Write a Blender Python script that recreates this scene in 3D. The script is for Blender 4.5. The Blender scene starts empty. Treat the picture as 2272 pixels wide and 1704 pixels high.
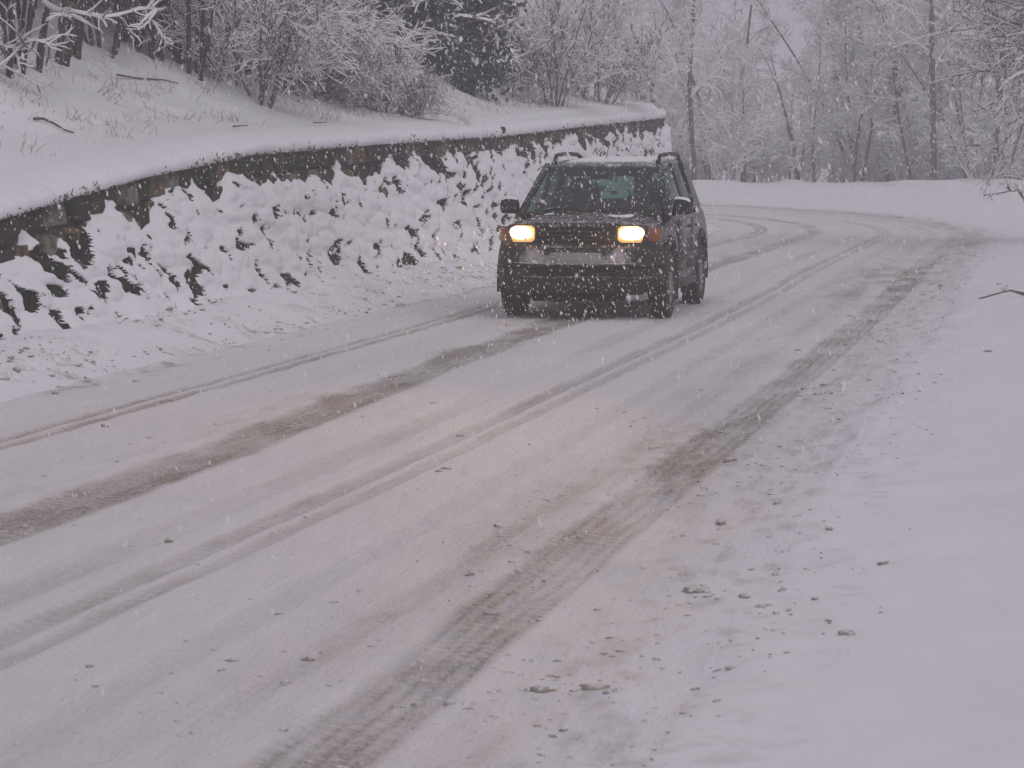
import bpy, bmesh, math, random
import numpy as np
from mathutils import Vector, Matrix

random.seed(7)
RNG = np.random.default_rng(11)
SC = bpy.context.scene
COL = SC.collection
PI = math.pi

# ------------------------------------------------------------------ camera, sky, sun, exposure
CAM_H = 1.73
cd = bpy.data.cameras.new('camera')
cam = bpy.data.objects.new('camera', cd)
COL.objects.link(cam)
cam.location = (0, 0, CAM_H)
cam.rotation_euler = (PI / 2 - math.atan(522 / 6000), 0, 0)
cd.sensor_width = 36
cd.lens = 95.07
cd.clip_start = 0.1
cd.clip_end = 2000
cd.dof.use_dof = True
cd.dof.focus_distance = 28
cd.dof.aperture_fstop = 14
SC.camera = cam

SUN_EL, SUN_AZ = math.radians(48), math.radians(140)
w = bpy.data.worlds.new('World')
SC.world = w
w.use_nodes = True
nt = w.node_tree
nt.nodes.clear()
sky = nt.nodes.new('ShaderNodeTexSky')
sky.sky_type = 'NISHITA'
sky.sun_disc = False
sky.sun_elevation = SUN_EL
sky.sun_rotation = SUN_AZ
sky.air_density = 1.0
sky.dust_density = 6.0
hs = nt.nodes.new('ShaderNodeHueSaturation')
hs.inputs['Saturation'].default_value = 0.08
mxs = nt.nodes.new('ShaderNodeMix')
mxs.data_type = 'RGBA'
mxs.inputs[0].default_value = 0.88            # an overcast, snow-filled sky: nearly even
mxs.inputs[7].default_value = (3.95, 3.64, 4.22, 1)
bg = nt.nodes.new('ShaderNodeBackground')
bg.inputs['Strength'].default_value = 0.12
wo = nt.nodes.new('ShaderNodeOutputWorld')
nt.links.new(sky.outputs[0], hs.inputs['Color'])
nt.links.new(hs.outputs[0], mxs.inputs[6])
nt.links.new(mxs.outputs[2], bg.inputs['Color'])
nt.links.new(bg.outputs[0], wo.inputs['Surface'])

sd_ = bpy.data.lights.new('sun', 'SUN')
sd_.energy = 0.8
sd_.angle = math.radians(60)
sd_.color = (1.0, 0.97, 0.95)
sun = bpy.data.objects.new('sun', sd_)
COL.objects.link(sun)
dirv = Vector((math.sin(SUN_AZ) * math.cos(SUN_EL), math.cos(SUN_AZ) * math.cos(SUN_EL), math.sin(SUN_EL)))
sun.rotation_euler = dirv.to_track_quat('Z', 'Y').to_euler()

vs = SC.view_settings
vs.view_transform = 'Standard'
vs.look = 'None'
vs.gamma = 1
vs.use_curve_mapping = False
vs.exposure = -0.42
SC.cycles.max_bounces = 8
SC.cycles.diffuse_bounces = 6
SC.cycles.glossy_bounces = 3
SC.cycles.transparent_max_bounces = 12
SC.cycles.volume_bounces = 2
SC.cycles.use_denoising = True
SC.cycles.use_adaptive_sampling = True
SC.cycles.adaptive_threshold = 0.02
SC.cycles.sample_clamp_indirect = 4.0

HAZE = 0.0042

# ------------------------------------------------------------------ noise
def _hash(ix, iy, seed):
    h = (ix.astype(np.int64) * 374761393 + iy.astype(np.int64) * 668265263 + seed * 1442695041) & 0xFFFFFFFF
    h = ((h ^ (h >> 13)) * 1274126177) & 0xFFFFFFFF
    h = ((h ^ (h >> 16)) * 2246822519) & 0xFFFFFFFF
    h = h ^ (h >> 15)
    return h.astype(np.float64) / 4294967295.0

def vnoise(x, y, seed=0):
    x = np.asarray(x, float); y = np.asarray(y, float)
    x, y = np.broadcast_arrays(x, y)
    ix = np.floor(x); iy = np.floor(y)
    fx = x - ix; fy = y - iy
    fx = fx * fx * fx * (fx * (fx * 6 - 15) + 10); fy = fy * fy * fy * (fy * (fy * 6 - 15) + 10)
    a = _hash(ix, iy, seed); b = _hash(ix + 1, iy, seed)
    c = _hash(ix, iy + 1, seed); d = _hash(ix + 1, iy + 1, seed)
    return (a + (b - a) * fx + (c - a) * fy + (a - b - c + d) * fx * fy) * 2 - 1

def fbm(x, y, octv=4, seed=0, gain=0.5):
    s = 0; a = 1; t = 0
    for k in range(octv):
        s = s + a * vnoise(x * 2 ** k + 13.7 * k, y * 2 ** k - 7.1 * k, seed + k * 17)
        t += a; a *= gain
    return s / t

def worley(x, y, seed=0):
    ix = np.floor(x); iy = np.floor(y)
    best = np.full(x.shape, 9.0)
    for dx in (-1, 0, 1):
        for dy in (-1, 0, 1):
            cx = ix + dx; cy = iy + dy
            px = cx + 0.15 + 0.7 * _hash(cx, cy, seed); py = cy + 0.15 + 0.7 * _hash(cx, cy, seed + 5)
            best = np.minimum(best, (px - x) ** 2 + (py - y) ** 2)
    return np.sqrt(best)

def sstep(t):
    t = np.clip(t, 0, 1)
    return t * t * (3 - 2 * t)

# ------------------------------------------------------------------ mesh helpers
def mesh_np(name, V, F, mats, midx=None, smooth=True):
    V = np.asarray(V, np.float32).reshape(-1, 3); F = np.asarray(F, np.int32)
    k = F.shape[1]
    me = bpy.data.meshes.new(name)
    me.vertices.add(len(V)); me.vertices.foreach_set('co', V.ravel())
    me.loops.add(F.size); me.loops.foreach_set('vertex_index', F.ravel())
    me.polygons.add(len(F))
    me.polygons.foreach_set('loop_start', np.arange(0, F.size, k, dtype=np.int32))
    me.polygons.foreach_set('loop_total', np.full(len(F), k, np.int32))
    for m in (mats if isinstance(mats, (list, tuple)) else [mats]):
        me.materials.append(m)
    if midx is not None:
        me.polygons.foreach_set('material_index', np.asarray(midx, np.int32))
    me.polygons.foreach_set('use_smooth', np.full(len(F), smooth, bool))
    me.update(calc_edges=True)
    return me

def attr(me, name, vals):
    a = me.attributes.new(name, 'FLOAT', 'POINT')
    a.data.foreach_set('value', np.asarray(vals, np.float32).ravel())

def grid_faces(nr, nc):
    i = np.arange(nr - 1)[:, None] * nc + np.arange(nc - 1)[None, :]
    return np.stack([i, i + 1, i + nc + 1, i + nc], -1).reshape(-1, 4)

def tag(o, label=None, cat=None, group=None, kind=None):
    if label: o['label'] = label
    if cat: o['category'] = cat
    if group: o['group'] = group
    if kind: o['kind'] = kind
    return o

def obj(name, me, parent=None, loc=None, rot=None):
    o = bpy.data.objects.new(name, me)
    COL.objects.link(o)
    if parent is not None: o.parent = parent
    if loc is not None: o.location = loc
    if rot is not None: o.rotation_euler = rot
    return o

def empty(name, loc, rz=0):
    o = bpy.data.objects.new(name, None)
    COL.objects.link(o); o.location = loc; o.rotation_euler = (0, 0, rz); o.empty_display_size = 0.2
    return o

def bm_mesh(name, bm, mat, smooth=False):
    me = bpy.data.meshes.new(name)
    bm.normal_update(); bm.to_mesh(me); bm.free()
    for m in (mat if isinstance(mat, (list, tuple)) else [mat]): me.materials.append(m)
    if smooth: me.polygons.foreach_set('use_smooth', np.ones(len(me.polygons), bool))
    return me

def box_mesh(name, size, mat, bevel=0.0, seg=2, loc=(0, 0, 0), rot=None, taper=None, smooth=True):
    bm = bmesh.new()
    bmesh.ops.create_cube(bm, size=1)
    for v in bm.verts:
        v.co = Vector((v.co.x * size[0], v.co.y * size[1], v.co.z * size[2]))
        if taper and v.co.z > 0: v.co.x *= taper[0]; v.co.y *= taper[1]
    if bevel: bmesh.ops.bevel(bm, geom=bm.edges[:], offset=bevel, segments=seg, affect='EDGES', profile=0.5)
    M = Matrix.Translation(loc) @ (rot.to_matrix().to_4x4() if rot is not None else Matrix())
    bmesh.ops.transform(bm, matrix=M, verts=bm.verts)
    return bm_mesh(name, bm, mat, smooth and bevel > 0)

def tube_np(P, R, n=6, cap=True):
    """one round tube along points P with radii R"""
    P = np.asarray(P, float); R = np.broadcast_to(np.asarray(R, float), (len(P),))
    T = np.gradient(P, axis=0); T /= np.linalg.norm(T, axis=1)[:, None] + 1e-9
    ref = np.array([0, 0, 1.0]) if abs(T[:, 2]).mean() < 0.8 else np.array([1.0, 0, 0])
    S = np.cross(T, ref); S /= np.linalg.norm(S, axis=1)[:, None] + 1e-9
    U = np.cross(S, T)
    a = np.arange(n) * 2 * PI / n
    V = P[:, None] + R[:, None, None] * (np.cos(a)[None, :, None] * S[:, None] + np.sin(a)[None, :, None] * U[:, None])
    V = V.reshape(-1, 3)
    F = []
    i = np.arange(len(P) - 1)[:, None] * n; j = np.arange(n)[None]
    F = np.stack([i + j, i + (j + 1) % n, i + n + (j + 1) % n, i + n + j], -1).reshape(-1, 4)
    if cap:
        m = len(V); V = np.vstack([V, P[:1], P[-1:]])
        c0 = [[(k + 1) % n, k, m, m] for k in range(n)]
        b = (len(P) - 1) * n
        c1 = [[b + k, b + (k + 1) % n, m + 1, m + 1] for k in range(n)]
        return V, F, np.array(c0 + c1)
    return V, F, np.zeros((0, 4), int)

def tube_mesh(name, P, R, mat, n=6, smooth=True):
    V, F, C = tube_np(P, R, n)
    me = bpy.data.meshes.new(name)
    me.from_pydata(V.tolist(), [], F.tolist() + [f[:3] for f in C.tolist()])
    me.materials.append(mat); me.polygons.foreach_set('use_smooth', np.full(len(me.polygons), smooth, bool)); me.update()
    return me

# ------------------------------------------------------------------ materials
def new_mat(name):
    m = bpy.data.materials.new(name); m.use_nodes = True
    n = m.node_tree; b = n.nodes['Principled BSDF']
    return m, n, b

def N(n, t, **kw):
    x = n.nodes.new('ShaderNode' + t)
    for k, v in kw.items():
        if k in x.inputs: x.inputs[k].default_value = v
        else: setattr(x, k, v)
    return x

def mixc(n, fac, a, b):
    m = n.nodes.new('ShaderNodeMix'); m.data_type = 'RGBA'
    for s, v in ((0, fac), (6, a), (7, b)):
        if hasattr(v, 'links'): n.links.new(v, m.inputs[s])
        elif s == 0: m.inputs[0].default_value = v
        else: m.inputs[s].default_value = (*v, 1) if len(v) == 3 else v
    return m.outputs[2]

def mth(n, op, a, b=None, clamp=False):
    m = n.nodes.new('ShaderNodeMath'); m.operation = op; m.use_clamp = clamp
    for s, v in ((0, a), (1, b)):
        if v is None: continue
        if hasattr(v, 'links'): n.links.new(v, m.inputs[s])
        else: m.inputs[s].default_value = v
    return m.outputs[0]

def noise(n, scale, detail=4, rough=0.55, vec=None, dist=0.0):
    x = N(n, 'TexNoise', Scale=scale, Detail=detail, Roughness=rough, Distortion=dist)
    if vec is not None: n.links.new(vec, x.inputs['Vector'])
    return x.outputs['Fac']

def ramp(n, f, a, b):
    m = n.nodes.new('ShaderNodeMapRange'); m.interpolation_type = 'SMOOTHSTEP'
    n.links.new(f, m.inputs[0]); m.inputs[1].default_value = a; m.inputs[2].default_value = b
    return m.outputs[0]

def bump(n, b, h, strength, dist):
    x = N(n, 'Bump', Strength=strength, Distance=dist)
    n.links.new(h, x.inputs['Height']); n.links.new(x.outputs[0], b.inputs['Normal'])

def pos(n):
    return N(n, 'NewGeometry').outputs['Position']

SNOWC = (0.84, 0.84, 0.875)
def snow_mat(name, fine=True, col=SNOWC):
    m, n, b = new_mat(name)
    p = pos(n)
    big = noise(n, 0.6, 3, vec=p)
    c = mixc(n, big, tuple(c * 0.95 for c in col), col)
    n.links.new(c, b.inputs['Base Color'])
    b.inputs['Roughness'].default_value = 0.75
    b.inputs['Specular IOR Level'].default_value = 0.2
    if fine:
        h = mth(n, 'ADD', noise(n, 14, 5, 0.6, p), mth(n, 'MULTIPLY', noise(n, 2.2, 3, 0.5, p), 2.0))
        bump(n, b, h, 0.5, 0.012)
    return m
M_SNOW = snow_mat('snow')
M_SNOW_SOFT = snow_mat('snow_on_plants', False, (0.93, 0.93, 0.95))

# ground snow takes a dirt attribute as well
def road_mat():
    m, n, b = new_mat('packed_road_snow')
    p = pos(n)
    d = N(n, 'Attribute', attribute_name='dirt').outputs['Fac']
    g = N(n, 'Attribute', attribute_name='slush').outputs['Fac']
    uvn = N(n, 'Attribute', attribute_name='road').outputs['Vector']
    st = N(n, 'VectorMath', operation='MULTIPLY'); n.links.new(uvn, st.inputs[0]); st.inputs[1].default_value = (26, 3.2, 1)
    streak = noise(n, 1.0, 4, 0.6, st.outputs[0])
    st2 = N(n, 'VectorMath', operation='MULTIPLY'); n.links.new(uvn, st2.inputs[0]); st2.inputs[1].default_value = (60, 22, 1)
    crumb = noise(n, 1.0, 4, 0.65, st2.outputs[0])
    blot = noise(n, 2.6, 4, 0.6, p)
    k = mth(n, 'ADD', mth(n, 'MULTIPLY', streak, 0.75), mth(n, 'ADD', mth(n, 'MULTIPLY', crumb, 0.65), mth(n, 'MULTIPLY', blot, 0.45)))
    dd = mth(n, 'MULTIPLY', d, ramp(n, k, 0.42, 1.08), True)
    su0 = N(n, 'SeparateXYZ'); n.links.new(uvn, su0.inputs[0])
    grain = noise(n, 75, 4, 0.7, p)
    bars = mth(n, 'SINE', mth(n, 'ADD', mth(n, 'MULTIPLY', su0.outputs[1], 62.0), mth(n, 'ADD', mth(n, 'MULTIPLY', su0.outputs[0], 34.0), mth(n, 'MULTIPLY', blot, 14.0))))
    bars = ramp(n, bars, -.3, .8)
    dd = mth(n, 'MULTIPLY', dd, mth(n, 'SUBTRACT', 1.0, mth(n, 'MULTIPLY', mth(n, 'MULTIPLY', bars, .42), ramp(n, noise(n, 1.7, 3, 0.6, p), .35, .65))))
    dd = mth(n, 'MULTIPLY', dd, mth(n, 'ADD', .35, mth(n, 'MULTIPLY', ramp(n, grain, .36, .62), .95)), True)
    brown = mixc(n, noise(n, 5, 3, vec=p), (0.31, 0.262, 0.208), (0.215, 0.172, 0.122))
    su = N(n, 'SeparateXYZ'); n.links.new(uvn, su.inputs[0])
    fresh = mth(n, 'MAXIMUM', ramp(n, su.outputs[0], 2.3, 2.9), ramp(n, su.outputs[0], -2.9, -3.3))
    base = mixc(n, noise(n, 1.1, 4, 0.6, p), (0.76, 0.735, 0.75), (0.83, 0.81, 0.83))
    base = mixc(n, fresh, base, mixc(n, noise(n, 0.5, 3, vec=p), (0.80, 0.80, 0.835), SNOWC))
    wet = mixc(n, mth(n, 'MULTIPLY', g, ramp(n, k, 0.3, 1.2), True), base, (0.55, 0.55, 0.59))
    c = mixc(n, dd, wet, brown)
    n.links.new(c, b.inputs['Base Color'])
    b.inputs['Roughness'].default_value = 0.7
    b.inputs['Specular IOR Level'].default_value = 0.25
    h = mth(n, 'ADD', mth(n, 'ADD', mth(n, 'ADD', mth(n, 'MULTIPLY', bars, mth(n, 'MULTIPLY', d, .5)), mth(n, 'MULTIPLY', grain, mth(n, 'MULTIPLY', d, 1.6))), mth(n, 'MULTIPLY', crumb, 0.9)), mth(n, 'ADD', noise(n, 30, 4, 0.6, p), mth(n, 'MULTIPLY', streak, 0.9)))
    bump(n, b, h, 0.8, 0.014)
    return m
M_ROAD = road_mat()

def ground_mat():
    m, n, b = new_mat('field_snow')
    p = pos(n)
    d = N(n, 'Attribute', attribute_name='dirt').outputs['Fac']
    dm = mth(n, 'MULTIPLY', d, ramp(n, noise(n, 9, 5, 0.65, p), 0.42, 0.66), True)
    base = mixc(n, noise(n, 0.5, 3, vec=p), (0.80, 0.80, 0.835), SNOWC)
    n.links.new(mixc(n, dm, base, (0.33, 0.29, 0.25)), b.inputs['Base Color'])
    b.inputs['Roughness'].default_value = 0.8
    b.inputs['Specular IOR Level'].default_value = 0.15
    # wind ripples: long soft crests, and fine grain
    mp = N(n, 'Mapping'); n.links.new(p, mp.inputs['Vector'])
    mp.inputs['Rotation'].default_value = (0, 0, math.radians(-14)); mp.inputs['Scale'].default_value = (0.9, 2.3, 1)
    rp = noise(n, 1.6, 3, 0.5, mp.outputs[0], 0.6)
    h = mth(n, 'ADD', mth(n, 'MULTIPLY', rp, 1.5), mth(n, 'ADD', mth(n, 'MULTIPLY', noise(n, 22, 4, 0.6, p), 0.6), mth(n, 'MULTIPLY', noise(n, 4, 4, 0.6, p), 1.2)))
    bump(n, b, h, 0.5, 0.02)
    return m
M_GROUND = ground_mat()

def dirt_snow_mat():
    m, n, b = new_mat('dirty_snow_clods')
    p = pos(n)
    c = mixc(n, ramp(n, noise(n, 3.5, 3, 0.6, p), 0.35, 0.7), (0.28, 0.235, 0.19), (0.52, 0.485, 0.46))
    geo = N(n, 'NewGeometry'); nz = N(n, 'SeparateXYZ'); n.links.new(geo.outputs['Normal'], nz.inputs[0])
    k = mth(n, 'ADD', mth(n, 'MULTIPLY', nz.outputs['Z'], .35), noise(n, 55, 4, 0.7, p))
    c = mixc(n, ramp(n, k, .60, .95), c, (0.80, 0.785, 0.79))
    n.links.new(c, b.inputs['Base Color']); b.inputs['Roughness'].default_value = 0.85
    bump(n, b, noise(n, 60, 4, 0.6, p), 0.6, 0.01)
    return m
M_CLOD = dirt_snow_mat()

def bark_mat(name, c1, c2, plaster):
    m, n, b = new_mat(name)
    p = pos(n)
    geo = N(n, 'NewGeometry')
    mp = N(n, 'Mapping'); n.links.new(p, mp.inputs['Vector']); mp.inputs['Scale'].default_value = (1, 1, 0.22)
    nz = noise(n, 22, 4, 0.6, mp.outputs[0])
    c = mixc(n, nz, c1, c2)
    dp = N(n, 'VectorMath', operation='DOT_PRODUCT'); n.links.new(geo.outputs['Normal'], dp.inputs[0])
    dp.inputs[1].default_value = Vector((-0.75, -0.25, 0.62)).normalized()
    k = mth(n, 'ADD', dp.outputs['Value'], mth(n, 'MULTIPLY', mth(n, 'SUBTRACT', noise(n, 6, 4, 0.65, p), 0.5), 1.5))
    n.links.new(mixc(n, ramp(n, k, plaster, plaster + 0.25), c, SNOWC), b.inputs['Base Color'])
    b.inputs['Roughness'].default_value = 0.9
    bump(n, b, nz, 0.8, 0.02)
    return m
M_BARK = bark_mat('bark', (0.038, 0.032, 0.028), (0.075, 0.063, 0.055), 0.66)
M_TWIG = bark_mat('twig_bark', (0.10, 0.080, 0.072), (0.16, 0.13, 0.115), 0.80)

M_RIME_HAZE = bark_mat('rime_haze_twig', (0.55, 0.53, 0.54), (0.76, 0.74, 0.75), 0.40)  # snow coated twigs, paled further in place of distance haze
def plain(name, col, rough=0.6, metal=0.0, var=0.25, scale=8, spec=0.5, bumpd=0.0):
    m, n, b = new_mat(name)
    p = N(n, 'TexCoord').outputs['Object']
    c = mixc(n, noise(n, scale, 4, 0.6, p), tuple(x * (1 - var) for x in col), tuple(min(1, x * (1 + var)) for x in col))
    n.links.new(c, b.inputs['Base Color'])
    b.inputs['Roughness'].default_value = rough; b.inputs['Metallic'].default_value = metal
    b.inputs['Specular IOR Level'].default_value = spec
    if bumpd: bump(n, b, noise(n, scale * 4, 4, 0.6, p), 0.6, bumpd)
    return m

def stone_mat(name, per_object):
    m, n, b = new_mat(name)
    p = pos(n)
    r = N(n, 'ObjectInfo').outputs['Random']
    cr = N(n, 'ValToRGB'); cr.color_ramp.interpolation = 'CONSTANT'
    e = cr.color_ramp.elements
    e[0].color = (0.050, 0.050, 0.044, 1); e[1].position = 0.85; e[1].color = (0.22, 0.205, 0.18, 1)
    for q, col in ((0.3, (0.075, 0.07, 0.058, 1)), (0.5, (0.04, 0.042, 0.036, 1)), (0.68, (0.17, 0.12, 0.078, 1))):
        x = e.new(q); x.color = col
    if per_object: n.links.new(r, cr.inputs[0])
    else: n.links.new(noise(n, 1.5, 2, vec=p), cr.inputs[0])
    c = mixc(n, ramp(n, noise(n, 7, 5, 0.65, p), 0.4, 0.7), cr.outputs[0], (0.035, 0.037, 0.028))
    n.links.new(c, b.inputs['Base Color'])
    b.inputs['Roughness'].default_value = 0.92; b.inputs['Specular IOR Level'].default_value = 0.2
    bump(n, b, noise(n, 25, 5, 0.65, p), 0.9, 0.03)
    return m
M_STONE = stone_mat('wall_stone', True)
M_CORE = plain('wall_mortar', (0.045, 0.043, 0.038), 0.95, var=0.4, scale=5, spec=0.15, bumpd=0.02)
M_EXPOSED = plain('exposed_wall_and_ivy', (0.028, 0.029, 0.023), 0.9, var=0.6, scale=22, spec=0.2, bumpd=0.02)
M_IVY = plain('ivy_leaf', (0.030, 0.036, 0.026), 0.6, var=0.5, scale=3)
M_NEEDLE = plain('evergreen_leaf', (0.020, 0.029, 0.025), 0.6, var=0.5, scale=3)
M_GRASS = plain('dry_grass', (0.24, 0.19, 0.15), 0.9, var=0.4, scale=2)
M_GRASS_DARK = plain('dark_grass', (0.055, 0.052, 0.04), 0.9, var=0.4, scale=2)

# ------------------------------------------------------------------ the lie of the land
def chaikin(P, k=3):
    P = np.asarray(P, float)
    for _ in range(k):
        Q = 0.75 * P[:-1] + 0.25 * P[1:]; R = 0.25 * P[:-1] + 0.75 * P[1:]
        P = np.vstack([P[:1], np.stack([Q, R], 1).reshape(-1, 2), P[-1:]])
    return P

def resample(P, step):
    d = np.r_[0, np.cumsum(np.linalg.norm(np.diff(P, axis=0), axis=1))]
    s = np.arange(0, d[-1], step)
    return np.stack([np.interp(s, d, P[:, 0]), np.interp(s, d, P[:, 1])], 1)

RC = [(5.66 + .2 * (d - 48.3), d) for d in range(-26, 50, 4)] + [(6.6, 53), (7.4, 57.5), (7.9, 62), (8.05, 66), (7.75, 69.2), (7.0, 71.9),
      (5.6, 74.0), (3.4, 75.5), (0.5, 76.5), (-3.5, 77.1), (-8, 77.6), (-16, 78.2), (-30, 79.0)]
ROADP = resample(chaikin(RC), 0.25)
_wd0 = 59.4
WC = [(-4 + .2 * (d - 21.1), d) for d in np.arange(-14, _wd0, 1.0)]
_c = np.array([-4 + .2 * (_wd0 - 21.1) - 4 * .9806, _wd0 + 4 * .1961])
for a in np.linspace(-11.31, 82, 16):
    WC.append((_c[0] + 4 * math.cos(math.radians(a)), _c[1] + 4 * math.sin(math.radians(a))))
for k in range(1, 30): WC.append((_c[0] + 4 * math.cos(math.radians(82)) - k, _c[1] + 4 * math.sin(math.radians(82)) + 0.14 * k))
WALLP = resample(np.array(WC), 0.25)
WALL_D = np.array([8, 21.1, 23.2, 25.6, 29.1, 33.8, 42.6, 49.2, 59.4])
WALL_Z = np.array([0.95, 1.10, 1.29, 1.49, 1.70, 1.80, 1.96, 2.15, 2.42])

def curve_uv(P, x, y):
    """signed distance (right of travel positive) and arc length to polyline P"""
    x = np.asarray(x, float).ravel(); y = np.asarray(y, float).ravel()
    A = P[:-1]; B = P[1:]; D = B - A; L2 = (D ** 2).sum(1)
    U = np.empty(len(x)); Vv = np.empty(len(x))
    for s in range(0, len(x), 12000):
        q = slice(s, s + 12000)
        dx = x[q, None] - P[None, :, 0]; dy = y[q, None] - P[None, :, 1]
        k = np.argmin(dx * dx + dy * dy, 1)
        best = None
        for kk in (np.clip(k - 1, 0, len(A) - 1), np.clip(k, 0, len(A) - 1)):
            px = x[q] - A[kk, 0]; py = y[q] - A[kk, 1]
            t = np.clip((px * D[kk, 0] + py * D[kk, 1]) / L2[kk], 0, 1)
            ex = px - t * D[kk, 0]; ey = py - t * D[kk, 1]
            dist = np.hypot(ex, ey)
            sg = np.sign(px * D[kk, 1] - py * D[kk, 0])
            vv = (kk + t) * 0.25
            if best is None: best = [dist, sg, vv]
            else:
                m = dist < best[0]
                for j, z in enumerate((dist, sg, vv)): best[j] = np.where(m, z, best[j])
        U[q] = best[0] * np.where(best[1] == 0, 1, best[1]); Vv[q] = best[2]
    return U, Vv

_dd = np.arange(-60, 320, 0.5)
_zz = np.interp(_dd, [-60, 43, 52, 60, 65, 70, 74, 77, 79.5, 82, 84.5, 87, 92, 110, 160, 320],
                [0, 0, -.03, -.10, -.12, -.08, .0, .13, .28, .44, .56, .58, .40, -.3, -.9, -1.0])
_kk = np.hanning(9); _kk /= _kk.sum()
_zz = np.convolve(np.pad(_zz, 4, 'edge'), _kk, 'valid')
def zroad(y): return np.interp(y, _dd, _zz)

_wv = np.arange(len(WALLP)) * 0.25
_wend_i = int(np.argmax(WALLP[:, 0] - 0.0615 * WALLP[:, 1]))
WTOP = np.where(np.arange(len(WALLP)) <= _wend_i, np.interp(WALLP[:, 1], WALL_D, WALL_Z), 2.45)
WCORNER = _wv[np.argmax(WALLP[:, 1] > _wd0)]
def topz(wv): return np.interp(wv, _wv, WTOP)

def hill_z(sd, wv, x, y):
    base = topz(wv) + 0.16 + 0.05 * sd
    g = 0.47 * np.log1p(np.exp(np.clip((sd - 1.5) * 3, -30, 30))) / 3
    g = np.where(g > 4.2, 4.2 + (g - 4.2) * 0.35, g)
    nz = 0.22 * fbm(x * .35, y * .35, 3, 31) * sstep((sd - .8) / 2) + 0.10 * fbm(x * 1.4, y * 1.4, 4, 32) * sstep((sd - .7) / 1.5) + .03 * fbm(x * 5, y * 5, 3, 33) * sstep((sd - .9) / 1.5)
    base = base + .07 * sstep((y - 32) / 20)
    back = 1 - sstep((wv - WCORNER - 14) / 14)
    return zroad(y) + (base + g + nz - zroad(y)) * back

def land(x, y, lower_road=True):
    x = np.asarray(x, float).ravel(); y = np.asarray(y, float).ravel()
    u, v = curve_uv(ROADP, x, y); wu, wv = curve_uv(WALLP, x, y)
    sd = -wu
    z, dirt = road_surface(x, y, u, v)[:2]
    if lower_road:
        inside = sstep((u + 3.08) / .12) * sstep((2.80 - u) / .12)
        z = z - 0.12 * inside
    hz = hill_z(sd, wv, x, y)
    return np.where(sd > 0.75, hz, z), dirt, u, v, sd, wv

def lane(u, c, wd, soft=0.5):
    return sstep((1 - np.abs(u - c) / wd) / soft)

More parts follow.
